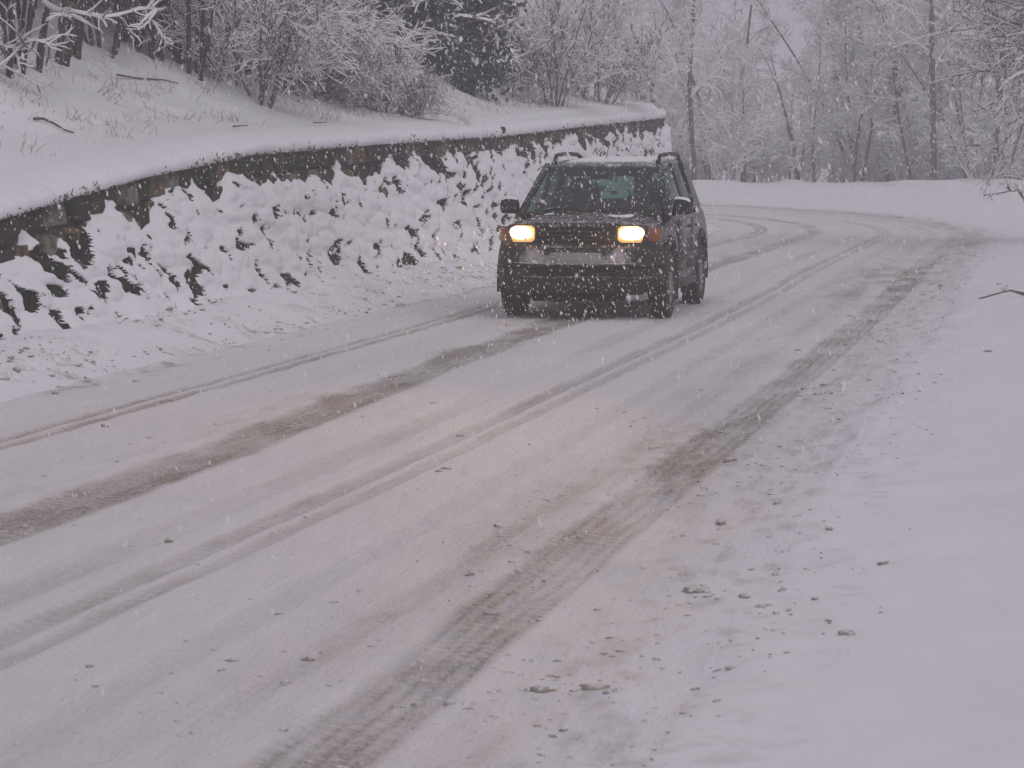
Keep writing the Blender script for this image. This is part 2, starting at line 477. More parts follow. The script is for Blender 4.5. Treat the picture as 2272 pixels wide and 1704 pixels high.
def road_surface(x, y, u, v):
    """height, dirt, slush of the ground around the road, from metres across (u) and along (v)"""
    z = zroad(y)
    wob = 0.06 * vnoise(v * .12, v * 0 + 3, 5)
    n1 = vnoise(v * .9, u * 3, 41); n2 = fbm(u * 5, v * 1.1, 4, 42); n3 = fbm(u * 2, v * .35, 3, 43)
    nf = fbm(u * 14, v * 5, 3, 44)
    yy = np.clip((y - 12) / 14, 0, 1)
    L1a = lane(u, -2.20 + wob - .07, .065, .5); L1b = lane(u, -2.20 + wob + .09, .075, .5)
    L1w = lane(u, -2.2 + wob, .28, .9)
    c2 = -0.76 - 0.24 * yy + wob
    L2 = lane(u, c2, .25 + .05 * n1 + .05 * n2, .5); L2s = lane(u, c2 - .14, .6, .9)
    c2b = -0.05 + wob; L2b = lane(u, c2b, .17, .6)
    c3 = 0.36 + 0.14 * yy + wob; L3 = np.maximum(lane(u, c3 - .05, .10, .5), .8 * lane(u, c3 + .13, .08, .5))
    L4 = lane(u, 1.04 + wob, .13, .7)
    L4b = np.maximum(lane(u, 1.5 + .03 * n1 + wob, .11, .6), .55 * lane(u, 1.45 + wob, .36 + .1 * n3, .8))
    c5 = 1.93 + .1 * yy + wob * .5; L5 = lane(u, c5, .20 + .03 * n2, .4); L5s = lane(u, c5 + .1, .7, .9)
    far = sstep((y - 34) / 20)
    ridge5 = np.abs(np.sin((u - c5) * PI / .07)) * L5
    ridge2 = np.abs(np.sin((u - c2) * PI / .06)) * L2
    dirt = (0.70 * L1a + 0.74 * L1b + .10 * L1w) * (.75 + .35 * n2)
    dirt += 1.0 * L2 * (.85 + .4 * n2) * (1 - .45 * far) * (1 - .25 * ridge2) + 0.34 * L2s * np.clip(n2 * 2.0, 0, 1)
    dirt += 0.22 * L2b * (.7 + .9 * n3) + 0.46 * L3 * (.8 + .6 * n2)
    dirt += 0.30 * L4b * np.clip(.7 + 1.2 * n3, 0, 1.5) * (.8 + .5 * n2)
    dirt += 0.68 * L5 * (1 - .45 * far) * (.8 + .6 * n2) * (1 - .55 * ridge5) + .22 * L5s * np.clip(n2 * 2.2, 0, 1)
    pt = sstep((y - 29) / 4) * sstep((44 - y) / 6)                      # churned brown patch where the bend's outer lane widens
    dirt += pt * 0.42 * lane(u, 1.8, 1.0, .8) * np.clip(.45 + 1.5 * n2, 0, 1)
    pt2 = np.exp(-((y - 15.5) / 2.6) ** 2)
    dirt += pt2 * .38 * lane(u, 1.9, .50, .8) * np.clip(.5 + 1.2 * nf, 0, 1)
    dirt += 0.40 * far * lane(u, 2.42, .3, .6) * (.8 + .7 * n2)          # outermost track round the bend
    dirt += 0.05 * lane(u, -.2, 3.0, .5) * np.clip(.6 + n3 * 1.5, 0, 1.4)
    slush = .4 * L4 + .2 * L3 + .3 * L5 + .15 * L4b + .15 * L1w + .15 * lane(u, -1.55, .3, .9) + .12 * lane(u, 2.35, .3, .8)
    z = z - 0.018 * L1a - 0.018 * L1b - .016 * L2 - .010 * L2b - .014 * L3 - .010 * L4 - .010 * L4b - .020 * L5
    z = z + .005 * ridge5 + .004 * ridge2 + 0.006 * nf + 0.008 * n2 + .008 * n2 * (L2 + L4b + L5)
    # fresh snow on the right verge
    ue = 2.62 + .20 * vnoise(v * .5, v * 0, 51) + .10 * vnoise(v * 1.9, v * 0 + 9, 52)
    e = sstep((u - ue) / .30)
    z = z + .045 * e + .07 * sstep((u - ue) / 2.2) + .022 * fbm(x * 1.7, y * 1.7, 4, 153) * sstep((u - 2.6) / .6) + .06 * fbm(x * .5, y * .5, 3, 53) * sstep((u - 3) / 2)
    z = z + .03 * np.clip(n2, 0, 1) * lane(u, 2.45, .75, .6)
    # ploughed ridge below the wall
    ul = -3.05 + .12 * vnoise(v * .6, v * 0 + 4, 54)
    b = sstep((ul - u) / .95) * (u > -7)
    lump = worley(u * 3.2 + 9, v * 2.6, 55)
    z = z + b * (.22 + .05 * fbm(u * 3, v * 2, 4, 56) + .055 * (1 - np.clip(lump / .6, 0, 1) ** 2))
    dirt = dirt + .8 * sstep((ul + .25 - u) / .3) * sstep((u + 4.3) / .8) * np.clip(fbm(u * 4, v * 3, 4, 57) * 2.6 - .15, 0, 1)
    dirt = dirt + .35 * lane(u, 2.75, .8, .8) * np.clip(nf * 2.2, 0, 1)
    # rounded humps along the crest of the bank behind the bend
    hump = sstep((y - 81.5) / 2.5) * sstep((90 - y) / 3)
    z = z + hump * .11 * np.clip(vnoise(x * .9, y * .3, 58) + .3 * vnoise(x * .3, y * .2, 59), -.4, 1)
    return z, np.clip(dirt, 0, 1), np.clip(slush, 0, 1)

def geo_steps(a, b, n, r):
    t = (r ** np.arange(1, n + 1) - 1) / (r ** n - 1)
    return a + (b - a) * t

xs = np.r_[geo_steps(-13, -150, 36, 1.12)[::-1], np.arange(-13, 14.001, .085), geo_steps(14, 150, 36, 1.12)]
ys = np.r_[geo_steps(4, -30, 14, 1.2)[::-1], np.arange(4, 14, .065), np.arange(14, 40, .13), np.arange(40, 92, .19), geo_steps(92, 260, 45, 1.05)]
gx, gy = np.meshgrid(xs, ys)
gz, gd, gu, gv, gsd, gwv = land(gx, gy)
me = mesh_np('ground', np.stack([gx.ravel(), gy.ravel(), gz], 1), grid_faces(len(ys), len(xs)), M_GROUND)
attr(me, 'dirt', np.where(gsd > 0, 0, gd) * (np.abs(gu) < 5))
tag(obj('snow_ground', me), 'snow covered verge, roadside bank and hillside', kind='structure')

# the road: a ribbon in its own (u, v) metres
s_ = [19.0]
while s_[-1] < 112:
    dist = abs(s_[-1] - 26)
    s_.append(s_[-1] + min(.16, max(.032, .0042 * dist)))
s_ = np.array(s_)
i0 = np.clip((s_ / .25).astype(int), 0, len(ROADP) - 2); ft = (s_ / .25 - i0)[:, None]
RP = ROADP[i0] * (1 - ft) + ROADP[i0 + 1] * ft
RT = np.gradient(RP, axis=0); k5 = np.ones(9) / 9
RT = np.stack([np.convolve(np.pad(RT[:, j], 4, 'edge'), k5, 'valid') for j in (0, 1)], 1)
RT /= np.linalg.norm(RT, axis=1)[:, None]
us = np.arange(-3.25, 2.9601, .024)
X = RP[:, 0, None] + us[None] * RT[:, 1, None]; Y = RP[:, 1, None] - us[None] * RT[:, 0, None]
UU = np.broadcast_to(us[None], X.shape).ravel(); VV = np.broadcast_to(s_[:, None], X.shape).ravel()
rz, rd, rs = road_surface(X.ravel(), Y.ravel(), UU, VV)
edge = np.minimum(UU + 3.25, 2.95 - UU)
rz = rz + .004 - .05 * (1 - sstep(edge / .14))
me = mesh_np('road', np.stack([X.ravel(), Y.ravel(), rz], 1), grid_faces(len(s_), len(us))[:, ::-1], M_ROAD)
attr(me, 'dirt', rd); attr(me, 'slush', rs)
a = me.attributes.new('road', 'FLOAT_VECTOR', 'POINT')
a.data.foreach_set('vector', np.stack([UU, VV, UU * 0], 1).astype(np.float32).ravel())
tag(obj('road', me), 'snow packed two lane road with brown wheel tracks', kind='structure')

# ------------------------------------------------------------------ retaining wall
wall = empty('retaining_wall', (-4, 21.1, 0))
tag(wall, 'stone retaining wall plastered with clinging snow along the road', 'wall')
def wall_pt(wv, off):
    """points at arc length wv, off metres towards the road"""
    i = np.clip((wv / .25).astype(int), 0, len(WALLP) - 2); t = (wv / .25 - i)[:, None]
    P = WALLP[i] * (1 - t) + WALLP[i + 1] * t
    i2 = np.clip(i, 2, len(WALLP) - 4)
    T = WALLP[i2 + 3] - WALLP[i2 - 2]; T /= np.linalg.norm(T, axis=1)[:, None]
    return P[:, 0] + T[:, 1] * off, P[:, 1] - T[:, 0] * off, T
def wobj(name, me):
    o = obj(name, me, wall); o.matrix_parent_inverse = Matrix.Translation((4, -21.1, 0)); return o
W0 = _wv[np.argmax(WALLP[:, 1] > 12)]; W1 = WCORNER + 11
BAT = .42
# core
cw = np.arange(W0, W1, .4)
prof = [(-.03, -.6), (-.03, 0.), (-BAT, .86), (-BAT - .01, 1.0), (-.95, 1.0), (-.95, -.6)]
V = []
for off, tz in prof:
    px, py, _ = wall_pt(cw, np.full(len(cw), off)); tt = topz(cw); bz = zroad(py)
    V.append(np.stack([px, py, np.where(tz < 0, bz + tz, bz + (tt - bz) * tz)], 1))
V = np.stack(V, 1); nP = len(prof)
F = grid_faces(len(cw), nP)
wobj('wall_core', mesh_np('wall_core', V.reshape(-1, 3), F, M_CORE, smooth=False))
# stones: a few lumpy shapes shared by all
def stone_mesh(k):
    r = random.Random(k)
    bm = bmesh.new(); bmesh.ops.create_cube(bm, size=1)
    bmesh.ops.bevel(bm, geom=bm.edges[:], offset=.12, segments=1, affect='EDGES')
    for v in bm.verts: v.co += Vector((r.uniform(-.06, .06), r.uniform(-.08, .08), r.uniform(-.06, .06)))
    return bm_mesh('stone', bm, M_STONE)
SM = [stone_mesh(k) for k in range(6)]
cnt = 0
for course in range(3):
    wv = W0 + 7.0 + .2 * course
    while wv < W1 - 6 and cnt < 300:
        ln = random.uniform(.34, .62)
        q = np.array([wv + ln / 2]); tt = float(topz(q)[0]); hgt = .24 + .03 * math.sin(wv * 3 + course)
        zc = tt - .005 - .13 - .265 * course
        px, py, T = wall_pt(q, np.array([-BAT * min(1, zc / max(tt * .86, .5)) - .11 + random.uniform(-.02, .03)]))
        o = wobj('stone', SM[random.randrange(6)])
        o.location = (px[0], py[0], zc); o.rotation_euler = (random.uniform(-.06, .06), random.uniform(-.05, .05), math.atan2(T[0, 1], T[0, 0]) + random.uniform(-.05, .05))
        o.scale = (ln * .97, .30, hgt)
        cnt += 1; wv += ln
# clinging snow on the face
sw = np.arange(W0 + 4, W1, .030); sz = np.linspace(0, 1, 128)
SW, ST = np.meshgrid(sw, sz, indexing='ij')
_px, _py, _ = wall_pt(sw, np.zeros(len(sw)))
zb = zroad(_py)[:, None] + .02; zt_ = topz(sw)[:, None] - .03
ZZ = zb + (zt_ - zb) * ST
near = sstep((34 - _py) / 8)[:, None]
pk = vnoise(sw * .9, sw * 0, 61) * .08 + .12 * (1 - np.abs(vnoise(sw * 1.3, sw * 0 + 2, 62)) * 2) + .05 * (1 - np.abs(vnoise(sw * 3.1, sw * 0 + 2, 162)) * 2) + .06 * vnoise(sw * .3, sw * 0, 63)
lim = topz(sw)[:, None] - .33 + pk[:, None]
dm1 = 1 - np.clip(worley(SW * 1.7, ZZ * 4.4 + .3 * SW, 64) / .62, 0, 1) ** 2
dm2 = 1 - np.clip(worley(SW * 4.2, ZZ * 10, 65) / .62, 0, 1) ** 2
big = fbm(SW * .9, ZZ * 1.3, 3, 66)
sl = SW + (.25 - 1.5 * (1 - near)) * ZZ + .22 * vnoise(SW * 1.3, ZZ * 4, 168)
hn = vnoise(sl * 3.4, ZZ * 6.0, 67) * .58 + vnoise(sl * 7.3, ZZ * 11, 267) * .62 + .34 * fbm(SW * .35, ZZ * 1.1, 2, 68) - .16 * dm1 + .16 * vnoise(sl * 16, ZZ * 22, 169)
round_end = sstep((SW - WCORNER + 1.2) / 1.5)
dsp = .07 + .06 * big + .055 * dm1 + .014 * dm2 + .022 * fbm(SW * 2.6, ZZ * 5, 3, 69)
foot = np.exp(-((ZZ - zb) / .28) ** 2)
hole = sstep((hn - (.26 - .12 * foot)) / .10) * (1 - round_end)
dsp = dsp - .040 * hole
over = sstep((ZZ - lim) / .07)
dsp = dsp * (1 - .5 * sstep((ZZ - lim + .12) / .12)) - .34 * over * (1 - .0 * round_end) + .06 * round_end
dsp += .16 * np.exp(-((ZZ - zb) / .22) ** 2)
OFF = dsp - BAT * np.minimum(1, (ZZ - zb) / (zt_ - zb) / .86)
fx, fy, _ = wall_pt(SW.ravel(), OFF.ravel())
F = grid_faces(*SW.shape)
keep = (dsp.ravel()[F] > -.16).any(1)
me = mesh_np('clinging_snow', np.stack([fx, fy, ZZ.ravel()], 1), F[keep][:, ::-1], [M_SNOW, M_EXPOSED], (hole.ravel()[F].mean(1)[keep] > .5).astype(int))
tag(wobj('clinging_snow', me), kind='stuff')
# ivy and stalks in the gaps
cand = np.flatnonzero((hole.ravel() > .5) & (over.ravel() < .5))
cand = RNG.choice(cand, min(9000, len(cand)), replace=False)
c3 = np.stack([fx, fy, ZZ.ravel()], 1)[cand]
q = wall_pt(SW.ravel()[cand], OFF.ravel()[cand] + RNG.uniform(-.005, .03, len(cand)))
c3[:, 0] = q[0]; c3[:, 1] = q[1]
a1 = RNG.normal(size=(len(c3), 3)); a1[:, 2] -= .9; a1 /= np.linalg.norm(a1, axis=1)[:, None]
a2 = RNG.normal(size=(len(c3), 3)); a2 -= a1 * (a1 * a2).sum(1)[:, None]; a2 /= np.linalg.norm(a2, axis=1)[:, None]
ln = RNG.uniform(.025, .07, (len(c3), 1)); wd = ln * RNG.uniform(.10, .3, (len(c3), 1))
V = np.stack([c3, c3 + a1 * ln * .5 + a2 * wd, c3 + a1 * ln, c3 + a1 * ln * .5 - a2 * wd], 1).reshape(-1, 3)
tag(wobj('ivy', mesh_np('ivy', V, np.arange(len(V)).reshape(-1, 4), M_IVY, smooth=False)), kind='stuff')
# snow cap rolling over the coping
cw = np.arange(W0, W1 + 4, .06)
tt = topz(cw); capn = .03 * fbm(cw * 1.2, cw * 0, 3, 71) + .012 * vnoise(cw * 6, cw * 0, 72)
thick = .14 + .10 * sstep((wall_pt(cw, np.zeros(len(cw)))[1] - 32) / 20)
capn = capn * 1.3 + .028 * fbm(cw * 3.1, cw * 0 + 5, 3, 73)
cp = [(.66, -.03, 0), (.50, -.035, 0), (.37, -.035, .6), (.325, .0, 1), (.315, .045, 1), (.335, .085, 1), (.39, .125, 1), (.48, .155, .7), (.62, None, .3), (.80, None, .2), (1.0, None, .1), (1.3, None, 0), (1.6, None, 0), (1.8, None, 0)]
V = []
for q, (sdv, dz, nn) in enumerate(cp):
    px, py, _ = wall_pt(cw, -(sdv - capn * nn * 1.3))
    if dz is None:
        z_ = hill_z(np.full(len(cw), sdv), cw, px, py) + (.008 if q < len(cp) - 2 else (.0 if q < len(cp) - 1 else -.06))
    else:
        z_ = tt + (dz * (1 + (thick - .14) * 3) if 0 < dz < .15 else dz) + capn * nn * .5
    V.append(np.stack([px, py, z_], 1))
V = np.stack(V, 1)
wobj('snow_cap', mesh_np('snow_cap', V.reshape(-1, 3), grid_faces(len(cw), len(cp)), M_SNOW))

def blades(name, base, direction, length, width, mat):
    d = direction / np.linalg.norm(direction, axis=1)[:, None]
    s = np.cross(d, np.array([.3, 1, .1])); s /= np.linalg.norm(s, axis=1)[:, None] + 1e-9
    mid = base + d * length[:, None] * .5 + RNG.normal(size=base.shape) * length[:, None] * .06
    tip = base + d * length[:, None] + np.array([0, 0, -1]) * (length * RNG.uniform(0, .3, len(base)))[:, None]
    wv_ = width[:, None]
    V = np.stack([base - s * wv_, base + s * wv_, mid + s * wv_ * .8, mid - s * wv_ * .8, tip + s * wv_ * .3, tip - s * wv_ * .3], 1)
    k = np.arange(len(base))[:, None] * 6
    F = np.concatenate([k + np.array([[0, 1, 2, 3]]), k + np.array([[3, 2, 4, 5]])])
    return mesh_np(name, V.reshape(-1, 3), F, mat, smooth=False)

q = RNG.uniform(W0, W1, 9000)
q = q[vnoise(q * 1.3, q * 0, 75) + RNG.uniform(-.6, .9, len(q)) > -.1]
px, py, _ = wall_pt(q, RNG.uniform(-.06, .07, len(q)) - BAT + .02)
bs = np.stack([px, py, topz(q) + RNG.uniform(-.08, .04, len(q))], 1)
dr = RNG.normal(size=bs.shape) * .35; dr[:, 2] += RNG.choice([-.9, -.7, .9], len(q)); dr[:, 0] += .45
tag(obj('grass_fringe', blades('grass_fringe', bs, dr, RNG.uniform(.02, .075, len(q)), RNG.uniform(.003, .008, len(q)), M_GRASS_DARK)),
    'dark grass poking out under the snow cap of the wall', 'grass', kind='stuff')

# grass on the hillside
def on_wall(wv, sd):
    px, py, _ = wall_pt(np.asarray(wv, float), -np.asarray(sd, float)); return px, py
nC = 460
cwv = RNG.uniform(W0 + 6, WCORNER, nC); csd = .9 + RNG.gamma(2.0, 1.0, nC)
bw = np.repeat(cwv, 9) + RNG.normal(0, .10, nC * 9); bsd = np.repeat(csd, 9) + RNG.normal(0, .10, nC * 9)
px, py = on_wall(bw, bsd)
pz = land(px, py)[0]
bs = np.stack([px, py, pz - .02], 1)
dr = np.repeat(RNG.normal(size=(nC, 3)) * .5, 9, 0) + RNG.normal(size=bs.shape) * .5; dr[:, 2] = np.abs(dr[:, 2]) + .7
tag(obj('dry_grass', blades('dry_grass', bs, dr, np.repeat(RNG.uniform(.06, .26, nC), 9) * RNG.uniform(.5, 1.1, len(px)), RNG.uniform(.0016, .0035, len(px)), M_GRASS)),
    'dry brown grass stalks poking through hillside snow', 'grass', kind='stuff')

# ------------------------------------------------------------------ crumbs of dirty snow
def ico(sub):
    bm = bmesh.new(); bmesh.ops.create_icosphere(bm, subdivisions=sub, radius=1)
    V = np.array([v.co[:] for v in bm.verts]); F = np.array([[v.index for v in f.verts] for f in bm.faces]); bm.free()
    return V, F
IV, IF = ico(1)
def scatter_lumps(name, P, S, mat, flat=.6, jitter=.25):
    n = len(P)
    Rz = RNG.uniform(0, 2 * PI, n); c, s = np.cos(Rz), np.sin(Rz)
    L = IV[None] * (1 + RNG.normal(0, jitter, (n, len(IV), 1)))
    L = L * S[:, None, None] * np.stack([RNG.uniform(.8, 1.6, n), RNG.uniform(.6, 1, n), RNG.uniform(.7, 1.1, n) * flat], 1)[:, None]
    V = np.stack([L[..., 0] * c[:, None] - L[..., 1] * s[:, None], L[..., 0] * s[:, None] + L[..., 1] * c[:, None], L[..., 2]], -1) + P[:, None]
    F = IF[None] + (np.arange(n) * len(IV))[:, None, None]
    return mesh_np(name, V.reshape(-1, 3), F.reshape(-1, 3), mat)
def road_pts(u, D):
    """points u metres right of the centre line at arc length giving depth D (straight part)"""
    v = np.interp(D, ROADP[:400, 1], np.arange(400) * .25)
    i = np.clip((v / .25).astype(int), 0, len(ROADP) - 2); P = ROADP[i] + (ROADP[i + 1] - ROADP[i]) * (v / .25 - i)[:, None]
    T = ROADP[i + 1] - ROADP[i]; T /= np.linalg.norm(T, axis=1)[:, None]
    return P[:, 0] + T[:, 1] * u, P[:, 1] - T[:, 0] * u, v
bands = [(2.36, .20, 1500, .013), (2.0, .35, 700, .010), (1.55, .35, 700, .012), (2.70, .30, 200, .017), (-.95, .42, 900, .011), (.4, .3, 250, .010),
         (-3.3, .25, 800, .018), (-3.75, .25, 500, .02), (.0, 1.6, 420, .009), (1.0, .3, 160, .010), (-.95, .35, 1500, .007), (1.6, .5, 1800, .007), (2.35, .25, 2600, .007), (.3, .8, 1200, .006), (-3.3, .4, 1500, .010), (2.45, .3, 2600, .006), (1.9, .4, 1500, .006)]
P, S = [], []
for c, sgm, n, sz_ in bands:
    D = 6.5 + 38 * RNG.uniform(0, 1, n * 2) ** 1.6; u = c + RNG.normal(0, sgm, n * 2)
    kp = vnoise(D * .8, u * 2.2, 81) + RNG.uniform(-.5, .8, n * 2) > .15
    D, u = D[kp][:n], u[kp][:n]
    u = np.clip(u, -4.0, 3.4)
    x, y, v = road_pts(u, D)
    z = road_surface(x, y, u, v)[0]
    s = sz_ * .58 * np.exp(RNG.normal(0, .55, len(u)))
    P.append(np.stack([x, y, z + s * .12], 1)); S.append(s)
tag(obj('snow_crumbs', scatter_lumps('snow_crumbs', np.vstack(P), np.concatenate(S), M_CLOD)), 'small brown crumbs of dirty snow thrown off the wheel tracks', 'snow', kind='stuff')

def clod(u, D, s, label, seed, flat=.65):
    r = np.random.default_rng(seed)
    V, F = ico(4)
    s = s * .52
    x, y, v = road_pts(np.array([u]), np.array([D]))
    z = road_surface(x, y, np.array([u]), v)[0]
    k = 1 + .55 * fbm(V[:, 0] * 1.8 + seed, V[:, 1] * 1.8 + V[:, 2] * 1.7, 3, seed) + .22 * fbm(V[:, 0] * 7 + V[:, 2] * 5, V[:, 1] * 7 - V[:, 2] * 3, 3, seed + 50)
    V = V * k[:, None] * s * np.array([1.35, .85, flat])
    o = obj('snow_clod', mesh_np('snow_clod', V, F, M_CLOD), loc=(x[0], y[0], float(z[0]) + s * .12), rot=(0, 0, r.uniform(0, 6)))
    tag(o, label, 'snow clod', 'clods of dirty snow beside the tracks')
clod(2.58, 10.95, .075, 'largest brown snow clod at the edge of the fresh verge', 1)
clod(2.78, 10.85, .055, 'brown snow clod just right of the largest one at the verge', 2)
clod(2.88, 10.65, .05, 'flat brown snow clod rightmost of the trio at the verge', 3, .4)
clod(3.25, 9.85, .042, 'greyish snow clod alone on smooth verge snow, right of the others', 4)
clod(2.02, 7.75, .06, 'brown snow clod beside the outer track at the bottom edge', 5)
clod(2.36, 9.0, .05, 'long brown snow clod lying between outer track and verge', 6, .5)
clod(2.58, 8.95, .05, 'curved brown snow clod against the foot of the verge', 7, .5)
clod(1.62, 11.2, .035, 'upright brown snow clod between the two right hand tracks', 8, 1.0)
clod(.45, 8.9, .028, 'tan snow clod in the lower left, between centre tracks', 9)
clod(-1.85, 16.4, .04, 'small dark clod alone between the two left tracks', 10, .9)
clod(-2.95, 19.2, .035, 'dark lump of snow at the foot of ploughed ridge', 11, .9)
clod(2.9, 7.75, .032, 'pale grey snow clod on the verge near the bottom edge', 12)

# ------------------------------------------------------------------ trees and shrubs
def norm(a): return a / (np.linalg.norm(a, axis=-1, keepdims=True) + 1e-9)

def spawn(r, P, R, n, t0, t1, ang, length, npts, trop, wig, rad, tip=.35, lfall=.5, droop=0.0, bias=None):
    """children of polylines P[M,K,3]: n per parent"""
    M, K, _ = P.shape
    par = np.repeat(np.arange(M), n); C = len(par)
    t = r.uniform(t0, t1, C)
    k = t * (K - 1); i = np.minimum(k.astype(int), K - 2); f = (k - i)[:, None]
    st = P[par, i] * (1 - f) + P[par, i + 1] * f
    pr = R[par, i] * (1 - f[:, 0]) + R[par, i + 1] * f[:, 0]
    T = norm(P[par, i + 1] - P[par, i])
    q = r.normal(size=(C, 3)); q -= T * (q * T).sum(1)[:, None]; q = norm(q)
    if bias is not None: q = norm(q + bias)
    a = np.radians(r.normal(ang, ang * .22, C))[:, None]
    d = T * np.cos(a) + q * np.sin(a)
    L = length * (1 - lfall * t) * r.uniform(.6, 1.25, C)
    out = np.empty((C, npts, 3)); out[:, 0] = st
    up = np.array([0, 0, 1.0])
    for j in range(1, npts):
        s = j / (npts - 1)
        d = norm(d + up * (trop - droop * s) / (npts - 1) + r.normal(size=(C, 3)) * wig)
        out[:, j] = out[:, j - 1] + d * (L / (npts - 1))[:, None]
    r0 = np.minimum(pr * .75, rad * r.uniform(.7, 1.2, C))
    Rr = r0[:, None] * np.linspace(1, tip, npts)[None]
    return out, Rr

def snow_tubes(r, levels, snow_k=1.1, snow_add=.010, snow_max=.038, cover=.97):
    """diamond section tubes: dark lower faces, snow heaped on the upper ones"""
    VV, FF, MM = [], [], []; base = 0
    for P, R in levels:
        M, K, _ = P.shape
        T = norm(np.gradient(P, axis=1))
        hor = np.sqrt(np.clip(1 - T[..., 2] ** 2, 0, 1))
        S = np.cross(T, np.array([0, 0, 1.0])); S = np.where(hor[..., None] > .05, norm(S), np.array([1.0, 0, 0])); U = np.cross(S, T)
        has = (r.uniform(size=(M, K)) < cover) * sstep((hor - .18) / .3)
        sn = np.minimum(snow_add + snow_k * R, snow_max) * has * r.uniform(.6, 1.25, (M, K))
        b = P - U * R[..., None]; l = P - S * (R + sn * .5)[..., None] - U * (R * .35)[..., None]; rr = P + S * (R + sn * .5)[..., None] - U * (R * .35)[..., None]; t = P + U * (R + sn)[..., None]
        V = np.stack([b, l, t, rr], 2).reshape(-1, 3)
        i = (np.arange(M)[:, None] * K + np.arange(K - 1)[None]).ravel() * 4 + base
        j = np.arange(4)
        F = np.stack([i[:, None] + j, i[:, None] + (j + 1) % 4, i[:, None] + 4 + (j + 1) % 4, i[:, None] + 4 + j], -1)
        sm = (np.minimum(sn[:, :-1], sn[:, 1:]) > .002).ravel()
        mi = np.zeros((len(i), 4), int); mi[:, 1] = sm; mi[:, 2] = sm
        VV.append(V); FF.append(F.reshape(-1, 4)); MM.append(mi.ravel()); base += len(V)
    return np.vstack(VV), np.vstack(FF), np.concatenate(MM)

def stems_mesh(name, P, R, mat, n=7):
    VV, FF = [], []; b = 0
    for p, q in zip(P, R):
        V, F, _ = tube_np(p, q, n, False); VV.append(V); FF.append(F + b); b += len(V)
    return mesh_np(name, np.vstack(VV), np.vstack(FF), mat)

def stems(r, n, h, rad, lean, wig, npts=12, spread=.15, bend=0.0):
    P = np.empty((n, npts, 3)); a = r.uniform(0, 2 * PI, n)
    P[:, 0] = np.stack([np.cos(a) * spread * r.uniform(.2, 1, n), np.sin(a) * spread * r.uniform(.2, 1, n), np.full(n, -.25)], 1)
    d = norm(np.stack([np.cos(a) * lean, np.sin(a) * lean, np.ones(n)], 1) + r.normal(size=(n, 3)) * lean * .4)
    hh = h * r.uniform(.75, 1.05, n)
    bd = np.stack([np.cos(a), np.sin(a), -np.full(n, .9)], 1) * bend
    for j in range(1, npts):
        d = norm(d + r.normal(size=(n, 3)) * wig + bd * (j / npts) ** 2)
        P[:, j] = P[:, j - 1] + d * (hh / (npts - 1))[:, None]
    R = rad * r.uniform(.7, 1.1, n)[:, None] * np.linspace(1, .22, npts)[None] ** .8
    return P, R

def tree_variant(seed, h=9, rad=.10, n=1, lean=.08, bend=0.0, n1=30, n2=7, n3=5, l1=2.6, t0=.25, snow=.018, ang=52, twig=None):
    r = np.random.default_rng(seed)
    P, R = stems(r, n, h, rad, lean, .05, bend=bend)
    A = spawn(r, P, R, max(4, n1 // n), t0, .98, ang, l1, 8, .35, .13, .022, droop=.35)
    B = spawn(r, *A, n2, .2, .98, 48, l1 * .42, 5, .15, .16, .012, droop=.3)
    C = spawn(r, *B, n3, .15, .98, 45, l1 * .2, 4, .1, .2, .0065, droop=.2, tip=.6)
    V, F, m = snow_tubes(r, [A, B, C], snow_add=snow, snow_max=.038 if twig is None else .055)
    return stems_mesh('trunk', P, R, M_BARK), mesh_np('crown', V, F, [twig or M_TWIG, M_SNOW_SOFT], m, smooth=True)

def shrub_variant(seed, n=30, h=2.2, bend=.28, n1=10, n2=8, snow=.010, spread=.35, lean=.5, rad=.011, twig=None):
    r = np.random.default_rng(seed)
    P, R = stems(r, n, h, rad, lean, .06, npts=9, spread=spread, bend=bend)
    A = spawn(r, P, R, n1, .2, .98, 40, h * .38, 5, .1, .15, .008, droop=.35)
    B = spawn(r, *A, n2, .15, .98, 42, h * .18, 4, .05, .2, .0038, droop=.25, tip=.6)
    V, F, m = snow_tubes(r, [(P, R), A, B], snow_add=snow)
    return mesh_np('twigs', V, F, [twig or M_TWIG, M_SNOW_SOFT], m, smooth=True)

FAR = [tree_variant(100 + k, h=h, rad=rd, n=n, bend=b, l1=l, t0=t, lean=le, n1=int(n1 * .72), twig=M_RIME_HAZE, snow=.024) for k, (h, rd, n, b, l, t, le, n1) in enumerate([
    (9.5, .11, 1, .0, 2.6, .25, .06, 34), (8.5, .09, 2, .0, 2.2, .2, .12, 36), (10.5, .12, 1, .02, 3.0, .3, .08, 36), (7.5, .07, 3, .03, 1.9, .15, .16, 36),
    (8.0, .08, 1, .14, 2.2, .25, .18, 30), (6.5, .055, 3, .10, 1.7, .12, .2, 36), (11.5, .14, 1, .0, 3.2, .35, .05, 38), (7.0, .06, 4, .02, 1.8, .1, .18, 40)])]
SHR = [shrub_variant(200 + k, n=n, h=h, bend=b, lean=le) for k, (n, h, b, le) in enumerate([
    (30, 2.3, .30, .5), (36, 1.8, .38, .7), (26, 2.9, .20, .35), (34, 2.2, .45, .6), (22, 3.4, .16, .3)])]

SHR_FAR = [shrub_variant(220 + k, n=18, h=h, bend=b, lean=le, n1=8, n2=5, snow=.02, twig=M_RIME_HAZE) for k, (h, b, le) in enumerate([(2.3, .3, .5), (1.7, .4, .7), (2.9, .2, .35)])]
def zat(x, y): return float(land(np.array([x]), np.array([y]), False)[0][0])

def place_tree(var, x, y, s, rz, label, group, name='bare_tree', sz=1.0, z=None):
    o = empty(name, (x, y, zat(x, y) if z is None else z), rz); o.scale = (s, s, s * sz)
    tag(o, label, 'tree', group)
    obj('trunk', var[0], o); obj('crown', var[1], o)
    return o

